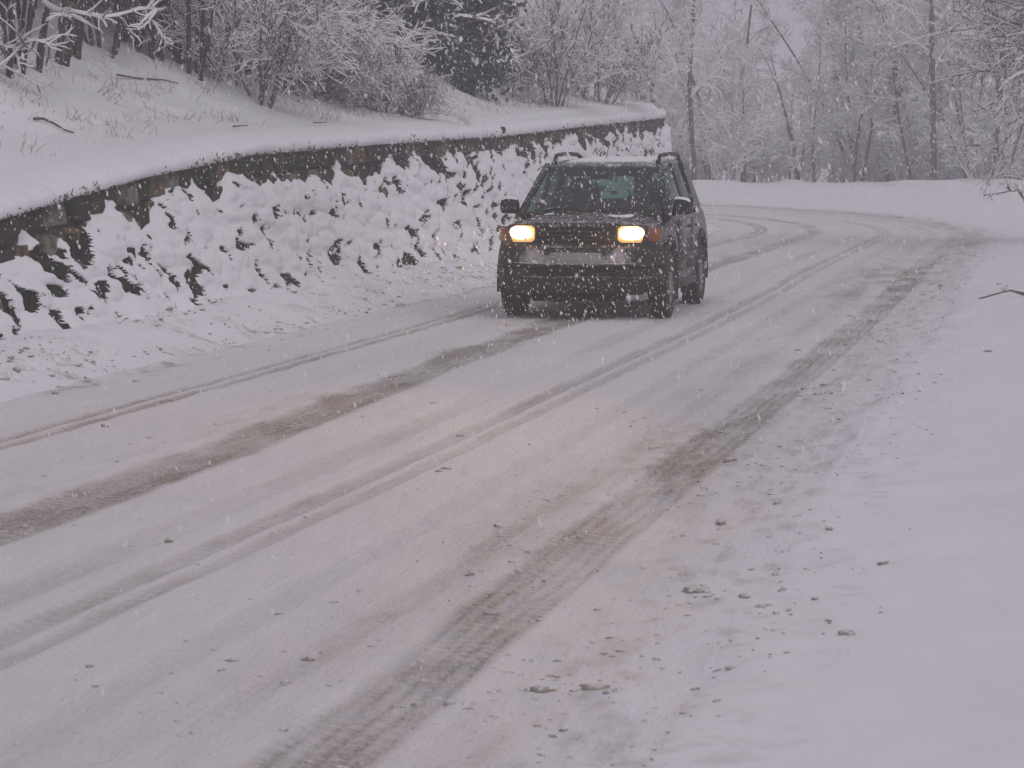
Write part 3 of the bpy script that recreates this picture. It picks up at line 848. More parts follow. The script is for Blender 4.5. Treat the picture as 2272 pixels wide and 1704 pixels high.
def place_shrub(me, x, y, s, rz, label, group, z=None, name='snowy_shrub', sz=1.0):
    o = obj(name, me, loc=(x, y, (zat(x, y) if z is None else z)), rot=(0, 0, rz)); o.scale = (s, s, s * sz)
    return tag(o, label, 'shrub', group)

def many_z(x, y): return land(np.asarray(x), np.asarray(y), False)[0]

# the wood behind the bend: x of a trunk = ratio * depth
G_FAR = 'snowy trees of the wood behind the bend'
T_FAR = 'slender snow laced tree lost in the grey wood behind the bend'
named = [(.0668, 84.5, 0, 1.0, 'thick dark trunk with a thinner twin right beside the wall end'),
         (.0735, 87, 3, .8, 'leaning thin trunk just right of the tree at the wall end'),
         (.0850, 88, 4, .68, 'slanting tree leaning right, behind the left end of the bank'),
         (.1060, 87.5, 5, .72, 'multi stemmed tree bowed over into an arch above the bank'),
         (.1120, 89, 4, .68, 'tree bent by snow with its stem curving over to the left'),
         (.1270, 88, 1, 1.0, 'pair of thin dark trunks near the middle of the far wood'),
         (.1395, 90, 2, .95, 'tall thin dark trunk left of the big tree at right'),
         (.1560, 85.2, 6, 1.0, 'biggest dark trunk of the far wood, snow heaped at its foot'),
         (.1500, 92, 0, 1.0, 'tall trunk close behind the biggest tree of the far wood'),
         (.1690, 86.5, 7, .8, 'small many stemmed tree right of the biggest far trunk')]
for i, (rt, D, k, s, lb) in enumerate(named):
    place_tree(FAR[k], rt * D, D, s, i * 1.3 + (2.2 if i == 0 else 0), lb, G_FAR)
stp, str_ = stems(np.random.default_rng(5), 1, 2.1, .13, .03, .04, 6)
_x, _y = .1770 * 86.3, 86.3
o = empty('tree_stump', (_x, _y, zat(_x, _y))); tag(o, 'short broken off trunk standing at right end of the bank', 'tree stump')
obj('trunk', stems_mesh('trunk', stp, str_ * np.array([1, 1, .98, .95, .9, 2.0])[None], M_BARK), o)
A = spawn(np.random.default_rng(6), stp, str_, 9, .3, .95, 60, 1.1, 6, .3, .15, .012); B = spawn(np.random.default_rng(7), *A, 6, .2, .95, 45, .4, 4, .1, .2, .006)
V, F, m = snow_tubes(np.random.default_rng(8), [A, B]); obj('shoots', mesh_np('shoots', V, F, [M_TWIG, M_SNOW_SOFT], m, smooth=False), o)

rr = random.Random(3)
pts = []
for D0, D1, n in ((86, 94, 22), (94, 106, 20), (106, 118, 10)):
    for _ in range(n):
        D = rr.uniform(D0, D1); pts.append((rr.uniform(.045, .235) * D, D))
zz = many_z([p[0] for p in pts], [p[1] for p in pts])
for (x, y), z in zip(pts, zz):
    gap = math.exp(-((x / y - .097) / .017) ** 2)         # lower crowns where the sky shows
    place_tree(FAR[rr.randrange(8)], x, y, rr.uniform(.75, 1.15) * (1 - .68 * gap), rr.uniform(0, 6.28), T_FAR, G_FAR, sz=rr.uniform(.85, 1.05), z=float(z))
pts = [(rr.uniform(.055, .225) * D, D) for D in [rr.uniform(85.5, 98) for _ in range(44)]]
zz = many_z([p[0] for p in pts], [p[1] for p in pts])
for (x, y), z in zip(pts, zz):
    place_shrub(SHR_FAR[rr.randrange(3)], x, y, rr.uniform(.7, 1.3), rr.uniform(0, 6.28), 'snow laced undergrowth shrub beneath the trees behind the bend', 'undergrowth behind the bend', float(z))

# the hillside above the wall
G_H = 'snowy trees on the hillside above the wall'
def ray_hill(px, py_):
    """where the line of sight through photo point (px, py_) meets the hillside"""
    rt = (px - 1136) / 6000; D = np.arange(21, 90, .1); x = rt * D
    z = land(x, D, False); zs = CAM_H + (330 - py_) / 6000 * D
    ok = np.flatnonzero((z[4] > .6) & (z[0] >= zs))
    k = ok[0] if len(ok) else len(D) - 1
    return float(x[k]), float(D[k]), float(z[0][k])
HILLT = [tree_variant(300 + k, h=h, rad=rd, n=n, l1=l, t0=t, lean=le, n1=n1, snow=.010, bend=b) for k, (h, rd, n, l, t, le, n1, b) in enumerate([
    (6.0, .042, 5, 1.7, .30, .12, 34, .0), (6.5, .055, 3, 1.9, .32, .10, 34, .02), (5.0, .030, 8, 1.3, .24, .20, 44, .03), (7.0, .075, 2, 2.2, .34, .06, 34, .0)])]
spec = [(40, 165, 2, 1.0, 'leftmost clump of dark stems above the wall'), (75, 150, 0, .9, 'thick dark stems with white limb crossing, top left'),
        (130, 140, 1, 1.0, 'dark brown trunk leaning left, second group from the left edge'), (165, 130, 3, .8, 'short thick leaning trunk in the top left thicket'),
        (235, 120, 2, .9, 'pair of thin slanting stems above the upper fallen branch'), (285, 105, 0, .9, 'thin upright stems behind the upper fallen branch'),
        (350, 130, 2, 1.0, 'thicket of thin straight stems left of the dark hollow'), (385, 120, 1, .95, 'dark double trunk above the hollow in the hillside'),
        (430, 165, 2, 1.05, 'clump of slanting dark stems right at the dark hollow'), (470, 150, 0, 1.0, 'leaning stems right of the dark hollow')]
for i, (px, py_, k, s, lb) in enumerate(spec):
    x, y, z = ray_hill(px, py_)
    place_tree(HILLT[k], x, y, s, i * 2.1, lb, G_H, z=z - .05, name='multi_stem_tree')
def hides(x, y):
    """keep the view of the dark evergreens and the weeping bush open"""
    p = 1136 + 6000 * x / y
    return 750 < p < 1215 and y < 58
def limb(pts_px, D, rad, parent_label):
    P = np.array([[((px - 1136) / 6000 * D, D + .25 * math.sin(k * 1.7), CAM_H + (330 - py_) / 6000 * D) for k, (px, py_) in enumerate(pts_px)]])
    c = P[0].mean(0); r = np.random.default_rng(len(pts_px))
    t = np.linspace(0, 1, 18); q = np.linspace(0, 1, P.shape[1])
    P = np.stack([np.interp(t, q, P[0, :, k]) for k in range(3)], -1)[None] - c
    P[0, :, 2] += .02 * np.sin(np.arange(18) * 1.1)
    R_ = np.linspace(rad, rad * .4, 18)[None]
    A = spawn(r, P, R_, 14, .1, .98, 45, .7, 6, .1, .14, .008, droop=.4); B = spawn(r, *A, 4, .2, .95, 42, .25, 4, 0, .2, .004)
    V, F, m = snow_tubes(r, [(P, R_), A, B], snow_add=.012, snow_max=.04, cover=1)
    tag(obj('snowy_limb', mesh_np('snowy_limb', V, F, [M_TWIG, M_SNOW_SOFT], m, smooth=True), loc=c), parent_label, 'branch')
limb([(60, -40), (95, 5), (150, 32), (205, 40), (270, 36), (340, 22), (380, 25)], 28.8, .020, 'thick white snow laden limb sagging across the top left')
limb([(-60, 128), (0, 116), (45, 110), (80, 100), (120, 84)], 28.2, .013, 'thin white limb low across the dark stems at left edge')
hp = []
for _ in range(52):
    wv = rr.uniform(W0 + 4, WCORNER + 4); s = rr.uniform(4.5, 17); hp.append((wv, s))
hx, hy = on_wall([p[0] for p in hp], [p[1] for p in hp]); hz = many_z(hx, hy)
for x, y, z in zip(hx, hy, hz):
    if hides(x, y): continue
    k = rr.randrange(12)
    v = HILLT[k] if k < 4 else FAR[k - 4]
    place_tree(v, float(x), float(y), rr.uniform(.75, 1.1), rr.uniform(0, 6.28), 'snow covered tree in the dense wood up on the hillside', G_H, z=float(z))
sp = []
for _ in range(95):
    wv = rr.uniform(W0 + 14, WCORNER + 2); s = rr.uniform(2.4, 9); sp.append((wv, s))
hx, hy = on_wall([p[0] for p in sp], [p[1] for p in sp]); hz = many_z(hx, hy)
for x, y, z in zip(hx, hy, hz):
    if hides(x, y): continue
    if x / y < -.075 and land(np.array([x]), np.array([y]))[4][0] < 3.6: continue
    place_shrub(SHR[rr.randrange(5)], float(x), float(y), rr.uniform(.6, 1.05), rr.uniform(0, 6.28), 'arching snow laden shrub in the brush above the wall', 'brush on the hillside', float(z))
# a few big snow laden arching bushes one can point to
for px, py_, k, s, lb in ((620, 190, 3, 1.1, 'wide arching bush left of the ivy clad trunks'), (690, 205, 1, .85, 'sprawling snowy bush whose branches fan to the left of the ivy trunk'),
                          (560, 215, 0, .9, 'low brown twigged bush at the foot of the hillside brush'), (1230, 235, 2, 1.0, 'bush of straight stems fanning right, above the car'),
                          (1330, 228, 0, 1.0, 'snowy bush just behind the wall top, above the roof of the car'), (860, 250, 1, .6, 'small tangled bush right behind the wall cap')):
    x, y, z = ray_hill(px, py_)
    place_shrub(SHR[k], x, y, s, px * .01, lb, 'brush on the hillside', z)
# drooping bush under heavy snow
rg = np.random.default_rng(44)
P, R = stems(rg, 26, 2.1, .02, .35, .03, npts=10, spread=.2, bend=.75)
A = spawn(rg, P, R, 8, .3, .98, 30, .6, 5, -.6, .1, .008)
V, F, m = snow_tubes(rg, [(P, R), A], snow_add=.035, snow_max=.09, cover=1)
x, y, z = ray_hill(1150, 192)
o = obj('weeping_bush', mesh_np('weeping_bush', V, F, [M_TWIG, M_SNOW_SOFT], m, smooth=False), loc=(x, y, z))
tag(o, 'drooping bush bowed into a dome under heavy snow, right of the dark evergreen', 'bush')

# evergreens: ivy clad trunk and dark mass
def leafy(seed, n, cen, spread, h, size, snow_frac, droop=.7):
    r = np.random.default_rng(seed)
    cl = r.normal(size=(cen, 3)) * np.array([spread, spread, 0]); cl[:, 2] = r.uniform(.1, 1, cen) * h
    wid = 1 - .45 * cl[:, 2] / h; cl[:, :2] *= wid[:, None]
    p = np.repeat(cl, n // cen, 0) + r.normal(size=(n // cen * cen, 3)) * np.array([.17, .17, .20])
    d = r.normal(size=p.shape); d[:, 2] -= droop * 1.3; d = norm(d)
    s = np.cross(d, r.normal(size=p.shape)); s = norm(s)
    L = r.uniform(.6, 1.3, len(p))[:, None] * size; W_ = L * .32
    V = np.stack([p, p + d * L * .5 + s * W_, p + d * L, p + d * L * .5 - s * W_], 1).reshape(-1, 3)
    # snow lies on clumps from above
    off = p[:, 2] - np.repeat(cl[:, 2], n // cen)
    mi = ((off > .16) & (r.uniform(size=len(p)) < snow_frac)).astype(int)
    return mesh_np('foliage', V, np.arange(len(V)).reshape(-1, 4), [M_NEEDLE, M_SNOW_SOFT], mi, smooth=False)
def evergreen(px, py_, seed, h, rad, spread, n, cen, label, snow=.75, size=.11):
    x, y, z = ray_hill(px, py_)
    o = empty('ivy_clad_tree', (x, y, z)); tag(o, label, 'tree', 'dark ivy clad trees')
    r = np.random.default_rng(seed)
    P, R = stems(r, 1, h, rad, .03, .02, npts=10)
    obj('trunk', stems_mesh('trunk', P, R * .5 + rad * .5, M_BARK), o)
    A = spawn(r, P, R, 30, .2, .98, 65, 1.5, 7, .1, .12, .025, droop=.5); B = spawn(r, *A, 7, .2, .98, 45, .6, 5, 0, .18, .01, droop=.3)
    V, F, m = snow_tubes(r, [A, B], snow_add=.018); obj('branches', mesh_np('branches', V, F, [M_TWIG, M_SNOW_SOFT], m, smooth=False), o)
    obj('foliage', leafy(seed + 1, n, cen, spread, h * .8, size, snow), o)
evergreen(812, 150, 1, 4.5, .13, .13, 3000, 70, 'slim ivy covered trunk left of the big dark evergreen', .3)
evergreen(948, 186, 3, 4.5, .14, .22, 5000, 90, 'ivy covered trunk joined to the left side of the dark evergreen', .4)
evergreen(1040, 205, 5, 3.4, .10, .42, 11000, 150, 'broad dark evergreen above the wall, left of the car', .55)
evergreen(890, 150, 7, 3.0, .06, .35, 3600, 60, 'thin leafy evergreen hanging left of the ivy trunk', .6)

# near tree at the right edge, limbs reaching in from beyond the frame
rg = np.random.default_rng(9)
tx, ty = 10.9, 49.0
tr = empty('roadside_tree', (tx, ty, zat(tx, ty))); tag(tr, 'near tree at the right edge with long snowy branches hanging into view', 'tree')
P, R = stems(rg, 1, 9.5, .24, .03, .03, npts=14)
obj('trunk', stems_mesh('trunk', P, R, M_BARK, 10), tr)
A = spawn(rg, P, R, 84, .31, .68, 76, 4.1, 10, .40, .10, .034, tip=.25, droop=.75, bias=np.array([-1.1, -.2, 0]), lfall=.3)
B = spawn(rg, *A, 11, .15, .98, 42, 1.5, 7, .1, .12, .018, droop=.35)
C = spawn(rg, *B, 7, .15, .98, 42, .55, 5, .0, .16, .008, droop=.3)
V, F, m = snow_tubes(rg, [A, B, C], snow_add=.005, snow_k=.5, cover=.8)
obj('crown', mesh_np('crown', V, F, [M_TWIG, M_SNOW_SOFT], m, smooth=False), tr)
# low bush tips entering at right
def right_twig(px, py_, D, seed, L, label, n1, droop):
    r = np.random.default_rng(seed)
    x = (px - 1136) / 6000 * D; z = CAM_H + (330 - py_) / 6000 * D; zg = zat(x, D)
    P = np.array([[[0, 0, -.05], [-.12, -.02, max(z - zg, .02) * .6], [-.3, -.05, max(z - zg, .03) + .04], [-.55 * L, -.1, max(z - zg, .03) + .02], [-.9 * L, -.12, max(z - zg, .03) - droop]]])
    R = np.array([[.016, .013, .010, .008, .005]])
    A = spawn(r, P, R, n1, .35, .98, 40, .4 * L, 5, .1, .15, .006); B = spawn(r, *A, 4, .2, .95, 45, .15 * L, 4, .1, .2, .004)
    V, F, m = snow_tubes(r, [(P, R), A, B], snow_add=.004, cover=.7)
    o = obj('bush_branch', mesh_np('bush_branch', V, F, [M_TWIG, M_SNOW_SOFT], m, smooth=False), loc=(x, D, zg)); tag(o, label, 'branch')
right_twig(2300, 428, 44, 3, 1.0, 'dark twig tip of a bush at the right edge below the wood', 12, .04)
right_twig(2300, 660, 30.5, 4, .75, 'single bent dark twig sticking out of the snow at right', 2, .06)

# fallen sticks and stubs on the hillside
def stick(pts_px, rad, label, lift=.03):
    P = []
    for px, py_ in pts_px:
        x, y, z = ray_hill(px, py_); P.append((x, y, z + lift))
    P = np.array(P); c = P.mean(0)
    o = obj('fallen_branch', tube_mesh('fallen_branch', P - c, np.linspace(rad, rad * .5, len(P)), M_TWIG, 5), loc=c)
    tag(o, label, 'branch', 'fallen branches on the hillside')
stick([(80, 272), (100, 274), (125, 282), (150, 297), (168, 306)], .016, 'dark curved fallen branch low on the hillside at left')
stick([(265, 178), (310, 181), (340, 186), (370, 191), (400, 196)], .013, 'straight dark fallen branch below the top left thicket')
stick([(520, 328), (535, 334), (552, 341)], .010, 'short twig on the wall cap in the left half', .05)
stick([(698, 306), (712, 309), (727, 313)], .009, 'tiny twig lying on the wall cap near the middle', .05)
for px, py_, h, lb in ((1058, 300, .05, 'small dark stub poking through the wall cap above the mirror'), (972, 308, .04, 'thin stub in the cap left of the other stub')):
    x, y, z = ray_hill(px, py_)
    wv = curve_uv(WALLP, [x], [y])[1]; qx, qy, _ = wall_pt(wv, np.array([-BAT + .08])); zt0 = float(topz(wv)[0])
    o = obj('stake_stub', box_mesh('stake_stub', (.09, .07, h * 2), M_CORE, .012, 1, taper=(.8, .8)), loc=(qx[0], qy[0], zt0 + .07), rot=(.1, .08, .4))
    tag(o, lb, 'stub')

# ------------------------------------------------------------------ the car
def car_paint():
    m, n, b = new_mat('dark_green_paint')
    tc = N(n, 'TexCoord').outputs['Object']; p = tc
    sx = N(n, 'SeparateXYZ'); n.links.new(tc, sx.inputs[0])
    low = ramp(n, sx.outputs['Z'], 1.05, .35)
    splash = mth(n, 'ADD', mth(n, 'MULTIPLY', low, .75), mth(n, 'MULTIPLY', mth(n, 'SUBTRACT', noise(n, 7, 5, 0.65, p), .5), 1.3))
    grime = mixc(n, ramp(n, splash, .15, 1.2), (0.009, 0.012, 0.013), (0.042, 0.041, 0.042))
    geo = N(n, 'NewGeometry'); nz = N(n, 'SeparateXYZ'); n.links.new(geo.outputs['Normal'], nz.inputs[0])
    fl = mth(n, 'ADD', mth(n, 'MULTIPLY', nz.outputs['Z'], .42), noise(n, 11, 5, 0.7, p))
    c = mixc(n, ramp(n, fl, .86, 1.12), grime, SNOWC)
    n.links.new(c, b.inputs['Base Color'])
    b.inputs['Metallic'].default_value = .1
    n.links.new(mth(n, 'ADD', .25, mth(n, 'MULTIPLY', low, .45)), b.inputs['Roughness'])
    b.inputs['Coat Weight'].default_value = .35
    return m
def bumper_mat():
    m, n, b = new_mat('frosted_black_plastic')
    tc = N(n, 'TexCoord').outputs['Object']
    sx = N(n, 'SeparateXYZ'); n.links.new(tc, sx.inputs[0])
    band = mth(n, 'MULTIPLY', ramp(n, sx.outputs['Z'], .53, .60), ramp(n, sx.outputs['Z'], .80, .66))
    ax = mth(n, 'ABSOLUTE', sx.outputs['X'])
    band = mth(n, 'MULTIPLY', band, ramp(n, ax, .72, .45))
    lip = mth(n, 'MULTIPLY', ramp(n, sx.outputs['Z'], .40, .43), ramp(n, sx.outputs['Z'], .452, .445))
    band = mth(n, 'ADD', band, mth(n, 'MULTIPLY', lip, .28))
    geo = N(n, 'NewGeometry'); nz = N(n, 'SeparateXYZ'); n.links.new(geo.outputs['Normal'], nz.inputs[0])
    k = mth(n, 'ADD', mth(n, 'MULTIPLY', band, .52), mth(n, 'ADD', mth(n, 'MULTIPLY', nz.outputs['Z'], .25), mth(n, 'MULTIPLY', noise(n, 10, 5, 0.68, tc), .95)))
    c = mixc(n, ramp(n, k, .72, 1.12), (0.012, 0.012, 0.012), (0.46, 0.45, 0.46))
    n.links.new(c, b.inputs['Base Color']); b.inputs['Roughness'].default_value = .65
    return m
M_PAINT = car_paint()
M_BUMP = bumper_mat()
M_BLACK = plain('black_trim', (0.018, 0.018, 0.017), .5, var=.4)
M_UNDER = plain('underbody', (0.012, 0.011, 0.010), .9, var=.4)
M_TYRE = plain('snowy_tyre', (0.03, 0.03, 0.03), .85, var=.6, scale=14)
M_RIM = plain('alloy_rim', (0.28, 0.28, 0.28), .45, .6, var=.3)
M_SEAT = plain('seat_cloth', (0.03, 0.032, 0.03), .95)
M_SILVER = plain('lettering_silver', (0.42, 0.46, 0.47), .4, .3, var=.1)
M_SKIN = plain('skin', (0.36, 0.23, 0.17), .6, var=.1)
M_COAT = plain('dark_coat', (0.02, 0.02, 0.023), .9, var=.2)
M_HAIR = plain('dark_hair', (0.02, 0.016, 0.012), .8, var=.2)
M_PLATE = plain('plate_snowed_over', (0.33, 0.325, 0.33), .7, var=.4, scale=14)
def glass_mat(name, tint):
    m, n, b = new_mat(name)
    n.nodes.remove(b)
    out = n.nodes['Material Output']
    tr = N(n, 'BsdfTransparent', Color=tint); gl = N(n, 'BsdfGlossy', Roughness=.03)
    fr = N(n, 'Fresnel', IOR=1.5); mx = N(n, 'MixShader')
    df = N(n, 'BsdfDiffuse', Color=(.55, .6, .6, 1)); mx2 = N(n, 'MixShader')
    tc = N(n, 'TexCoord').outputs['Object']
    n.links.new(fr.outputs[0], mx.inputs[0]); n.links.new(tr.outputs[0], mx.inputs[1]); n.links.new(gl.outputs[0], mx.inputs[2])
    film = mth(n, 'ADD', .045, mth(n, 'MULTIPLY', ramp(n, noise(n, 9, 4, .6, tc), .5, .8), .12))
    n.links.new(film, mx2.inputs[0]); n.links.new(mx.outputs[0], mx2.inputs[1]); n.links.new(df.outputs[0], mx2.inputs[2])
    n.links.new(mx2.outputs[0], out.inputs[0])
    return m
M_GLASS = glass_mat('green_tinted_glass', (.38, .56, .49, 1))
M_GLASS_DARK = glass_mat('dark_tinted_glass', (.13, .2, .17, 1))
def emit(name, col, s):
    m, n, b = new_mat(name)
    b.inputs['Base Color'].default_value = (*col, 1)
    b.inputs['Emission Color'].default_value = (*col, 1); b.inputs['Emission Strength'].default_value = s
    p = N(n, 'TexCoord').outputs['Object']
    n.links.new(mixc(n, noise(n, 30, 2, vec=p), tuple(c * .85 for c in col), col), b.inputs['Emission Color'])
    return m
M_LAMP = emit('lit_headlamp', (1.0, .76, .42), 6.0)
M_LENS = emit('headlamp_lens', (1.0, .58, .20), .75)
M_AMBER = plain('amber_indicator', (0.26, 0.065, 0.012), .25, var=.15, scale=40)

CA = math.radians(11.0)
CARL = Vector((1.04, 29.31, 0.0))
car = empty('car', CARL, -CA)
tag(car, 'dark green four wheel drive estate car driving towards us with headlights lit', 'car')
def cp_(name, me, parent=None): return obj(name, me, parent or car)

# body: lofted sections, arches cut out, open at the cabin
yS = np.array([-2.03, -1.97, -1.85, -1.5, -1.05, -.8, .3, 1.3, 1.95, 2.12, 2.17])
zbS = np.array([.44, .40, .36, .32, .30, .28, .28, .29, .34, .40, .46])
hwS = np.array([.62, .70, .79, .845, .86, .865, .868, .865, .85, .80, .72])
htS = np.array([.58, .64, .72, .775, .79, .81, .82, .81, .78, .74, .68])
zsS = np.array([.925, .945, .955, .975, 1.0, 1.03, 1.045, 1.055, 1.065, 1.04, 1.0])
ztS = np.array([.95, .975, .99, 1.02, 1.055, 1.06, 1.06, 1.07, 1.08, 1.06, 1.02])
yl = np.unique(np.r_[np.linspace(-2.03, -1.85, 7), np.linspace(-1.85, 1.95, 34), np.linspace(1.95, 2.17, 6)])
f_ = lambda a: np.interp(yl, yS, a)
zb_, hw_, ht_, zs_, zt2 = f_(zbS), f_(hwS), f_(htS), f_(zsS), f_(ztS)
half = lambda i: [(0, zb_[i]), (hw_[i] * .6, zb_[i]), (hw_[i] * .93, zb_[i] + .01), (hw_[i] * .985, zb_[i] + .07), (hw_[i], .60), (hw_[i] * .997, .72),
                  (hw_[i] * .982, .86), (ht_[i] + .012, zs_[i] - .035), (ht_[i] - .02, zs_[i]), (ht_[i] * .8, zs_[i] + (zt2[i] - zs_[i]) * .55), (ht_[i] * .4, zs_[i] + (zt2[i] - zs_[i]) * .9), (0, zt2[i])]
rings = []
for i in range(len(yl)):
    h = half(i); full = h + [(-x, z) for x, z in h[-2:0:-1]]
    rings.append([(x, yl[i], z) for x, z in full])
n_ = len(rings[0]); V = [p for r_ in rings for p in r_]
F = [[i * n_ + j, (i + 1) * n_ + j, (i + 1) * n_ + (j + 1) % n_, i * n_ + (j + 1) % n_] for i in range(len(yl) - 1) for j in range(n_)]
F += [list(range(n_)), [(len(yl) - 1) * n_ + j for j in range(n_)][::-1]]
me = bpy.data.meshes.new('body'); me.from_pydata(V, [], F); me.materials.append(M_PAINT); me.update()
bm = bmesh.new(); bm.from_mesh(me); bmesh.ops.recalc_face_normals(bm, faces=bm.faces); bm.to_mesh(me); bm.free()
body = cp_('body', me)
WR, TRK, FA, RA = .345, .765, -1.28, 1.28
cut = bpy.data.meshes.new('cutter'); bm = bmesh.new()
for yy_ in (FA, RA):
    for sx_ in (-1, 1):
        M_ = Matrix.Translation((sx_ * .90, yy_, WR + .02)) @ Matrix.Rotation(PI / 2, 4, 'Y')
        bmesh.ops.create_cone(bm, cap_ends=True, segments=40, radius1=.415, radius2=.415, depth=.58, matrix=M_)
bm.to_mesh(cut); bm.free()
co = bpy.data.objects.new('cutter', cut); COL.objects.link(co)
mod = body.modifiers.new('arches', 'BOOLEAN'); mod.operation = 'DIFFERENCE'; mod.object = co; mod.solver = 'EXACT'
co.parent = car
dg = bpy.context.evaluated_depsgraph_get()
me2 = bpy.data.meshes.new_from_object(body.evaluated_get(dg))
body.modifiers.clear(); bpy.data.objects.remove(co); bpy.data.meshes.remove(cut)
bm = bmesh.new(); bm.from_mesh(me2)
dl = [f for f in bm.faces if f.normal.z > .8 and f.calc_center_median().z > .98 and -.86 < f.calc_center_median().y < 1.92 and abs(f.calc_center_median().x) < .76]
bmesh.ops.delete(bm, geom=dl, context='FACES'); bm.to_mesh(me2); bm.free()
me2.materials.clear(); me2.materials.append(M_PAINT)
me2.polygons.foreach_set('use_smooth', np.ones(len(me2.polygons), bool)); me2.set_sharp_from_angle(angle=math.radians(38))
body.data = me2

cp_('underbody', box_mesh('underbody', (1.30, 3.7, .16), M_UNDER, .03, 1, (0, 0, .33)))
cp_('skid_plate', box_mesh('skid_plate', (.95, .35, .05), M_UNDER, .015, 1, (0, -1.78, .25), Matrix.Rotation(.25, 3, 'X').to_quaternion()))
for y_ in (FA, RA): cp_('axle', tube_mesh('axle', [(-.66, y_, WR), (0, y_, WR - .03), (.66, y_, WR)], .045, M_UNDER, 8))
cp_('exhaust_silencer', tube_mesh('exhaust_silencer', [(-.35, 1.85, .30), (.35, 1.85, .30)], .09, M_UNDER, 10))

# front bumper: swept profile
path = chaikin([(-.855, -1.68), (-.845, -1.80), (-.78, -1.95), (-.63, -2.06), (-.35, -2.105), (0, -2.11), (.35, -2.105), (.63, -2.06), (.78, -1.95), (.845, -1.80), (.855, -1.68)], 2)
pt_ = np.gradient(path, axis=0); pt_ /= np.linalg.norm(pt_, axis=1)[:, None]
pn = np.stack([pt_[:, 1], -pt_[:, 0]], 1)
prf = [(.30, -.16), (.275, -.05), (.31, -.01), (.40, .006), (.437, .010), (.447, -.012), (.452, -.055), (.525, -.055), (.532, -.012), (.545, .0), (.562, .016), (.575, .012), (.585, -.004), (.70, -.004), (.735, -.012), (.757, -.035), (.765, -.10)]
V = []
for (x, y), (nx, ny) in zip(path, pn):
    msk = 1 - sstep((abs(x) - .43) / .06)
    mp2 = 1 - sstep((abs(x) - .30) / .02)
    for z, o_ in prf:
        if o_ == -.055: o_ = o_ * msk
        if .58 <= z <= .71: o_ = o_ - .018 * mp2
        up_ = .06 * sstep((abs(x) - .55) / .3) * sstep((.40 - z) / .1)
        V.append((x + nx * o_, y + ny * o_, z + up_))
bp = mesh_np('bumper', V, grid_faces(len(path), len(prf))[:, ::-1], M_BUMP); bp.set_sharp_from_angle(angle=math.radians(40))
bumper = cp_('front_bumper', bp)
cp_('air_intake', box_mesh('air_intake', (.88, .03, .075), M_UNDER, .008, 1, (0, -2.045, .488)), bumper)
for k in range(3): cp_('intake_slat', box_mesh('intake_slat', (.84, .012, .008), M_BLACK, .002, 1, (0, -2.062, .468 + .02 * k)), bumper)
pl = cp_('number_plate', box_mesh('number_plate', (.52, .012, .112), M_PLATE, .004, 1, (0, -2.106, .632)), bumper)
cp_('plate_holder', box_mesh('plate_holder', (.60, .014, .022), M_BLACK, .005, 1, (0, -2.108, .703)), bumper)
for s in (-1, 1):
    cp_('plate_clip', box_mesh('plate_clip', (.045, .02, .05), M_BLACK, .006, 1, (s * .295, -2.106, .684)), bumper)
    cp_('fog_lamp', box_mesh('fog_lamp', (.12, .03, .07), M_BLACK, .012, 2, (s * .56, -2.075, .488)), bumper)
    cp_('tow_eye', tube_mesh('tow_eye', [(s * .45, -2.02, .30), (s * .45, -2.10, .26), (s * .45, -2.05, .23), (s * .45, -1.98, .26)], .012, M_UNDER, 6), bumper)

# grille
gr = cp_('grille', box_mesh('grille', (.86, .05, .165), M_UNDER, .01, 1, (0, -2.03, .862)))
for k in range(3): cp_('slat', box_mesh('slat', (.80, .03, .016), M_BLACK, .004, 1, (0, -2.06, .815 + .042 * k)), gr)
for s in (-1, 1): cp_('grille_end', box_mesh('grille_end', (.02, .035, .15), M_BLACK, .004, 1, (s * .41, -2.058, .86)), gr)
cp_('badge', box_mesh('badge', (.085, .012, .035), M_BLACK, .005, 2, (.22, -2.078, .84)), gr)
cp_('grille_bar', box_mesh('grille_bar', (.88, .05, .05), M_PAINT, .012, 2, (0, -2.035, .962)), gr)
fc = bpy.data.curves.new('lettering', 'FONT'); fc.body = 'LAND ROVER'; fc.size = .052; fc.extrude = .003; fc.align_x = 'CENTER'; fc.space_character = 1.75
fo = bpy.data.objects.new('lettering_tmp', fc); COL.objects.link(fo)
lm = bpy.data.meshes.new_from_object(fo.evaluated_get(bpy.context.evaluated_depsgraph_get())); bpy.data.objects.remove(fo)
lm.materials.clear(); lm.materials.append(M_SILVER)
lo = cp_('lettering', lm); lo.location = (0, -2.063, .944); lo.rotation_euler = (PI / 2, 0, 0)

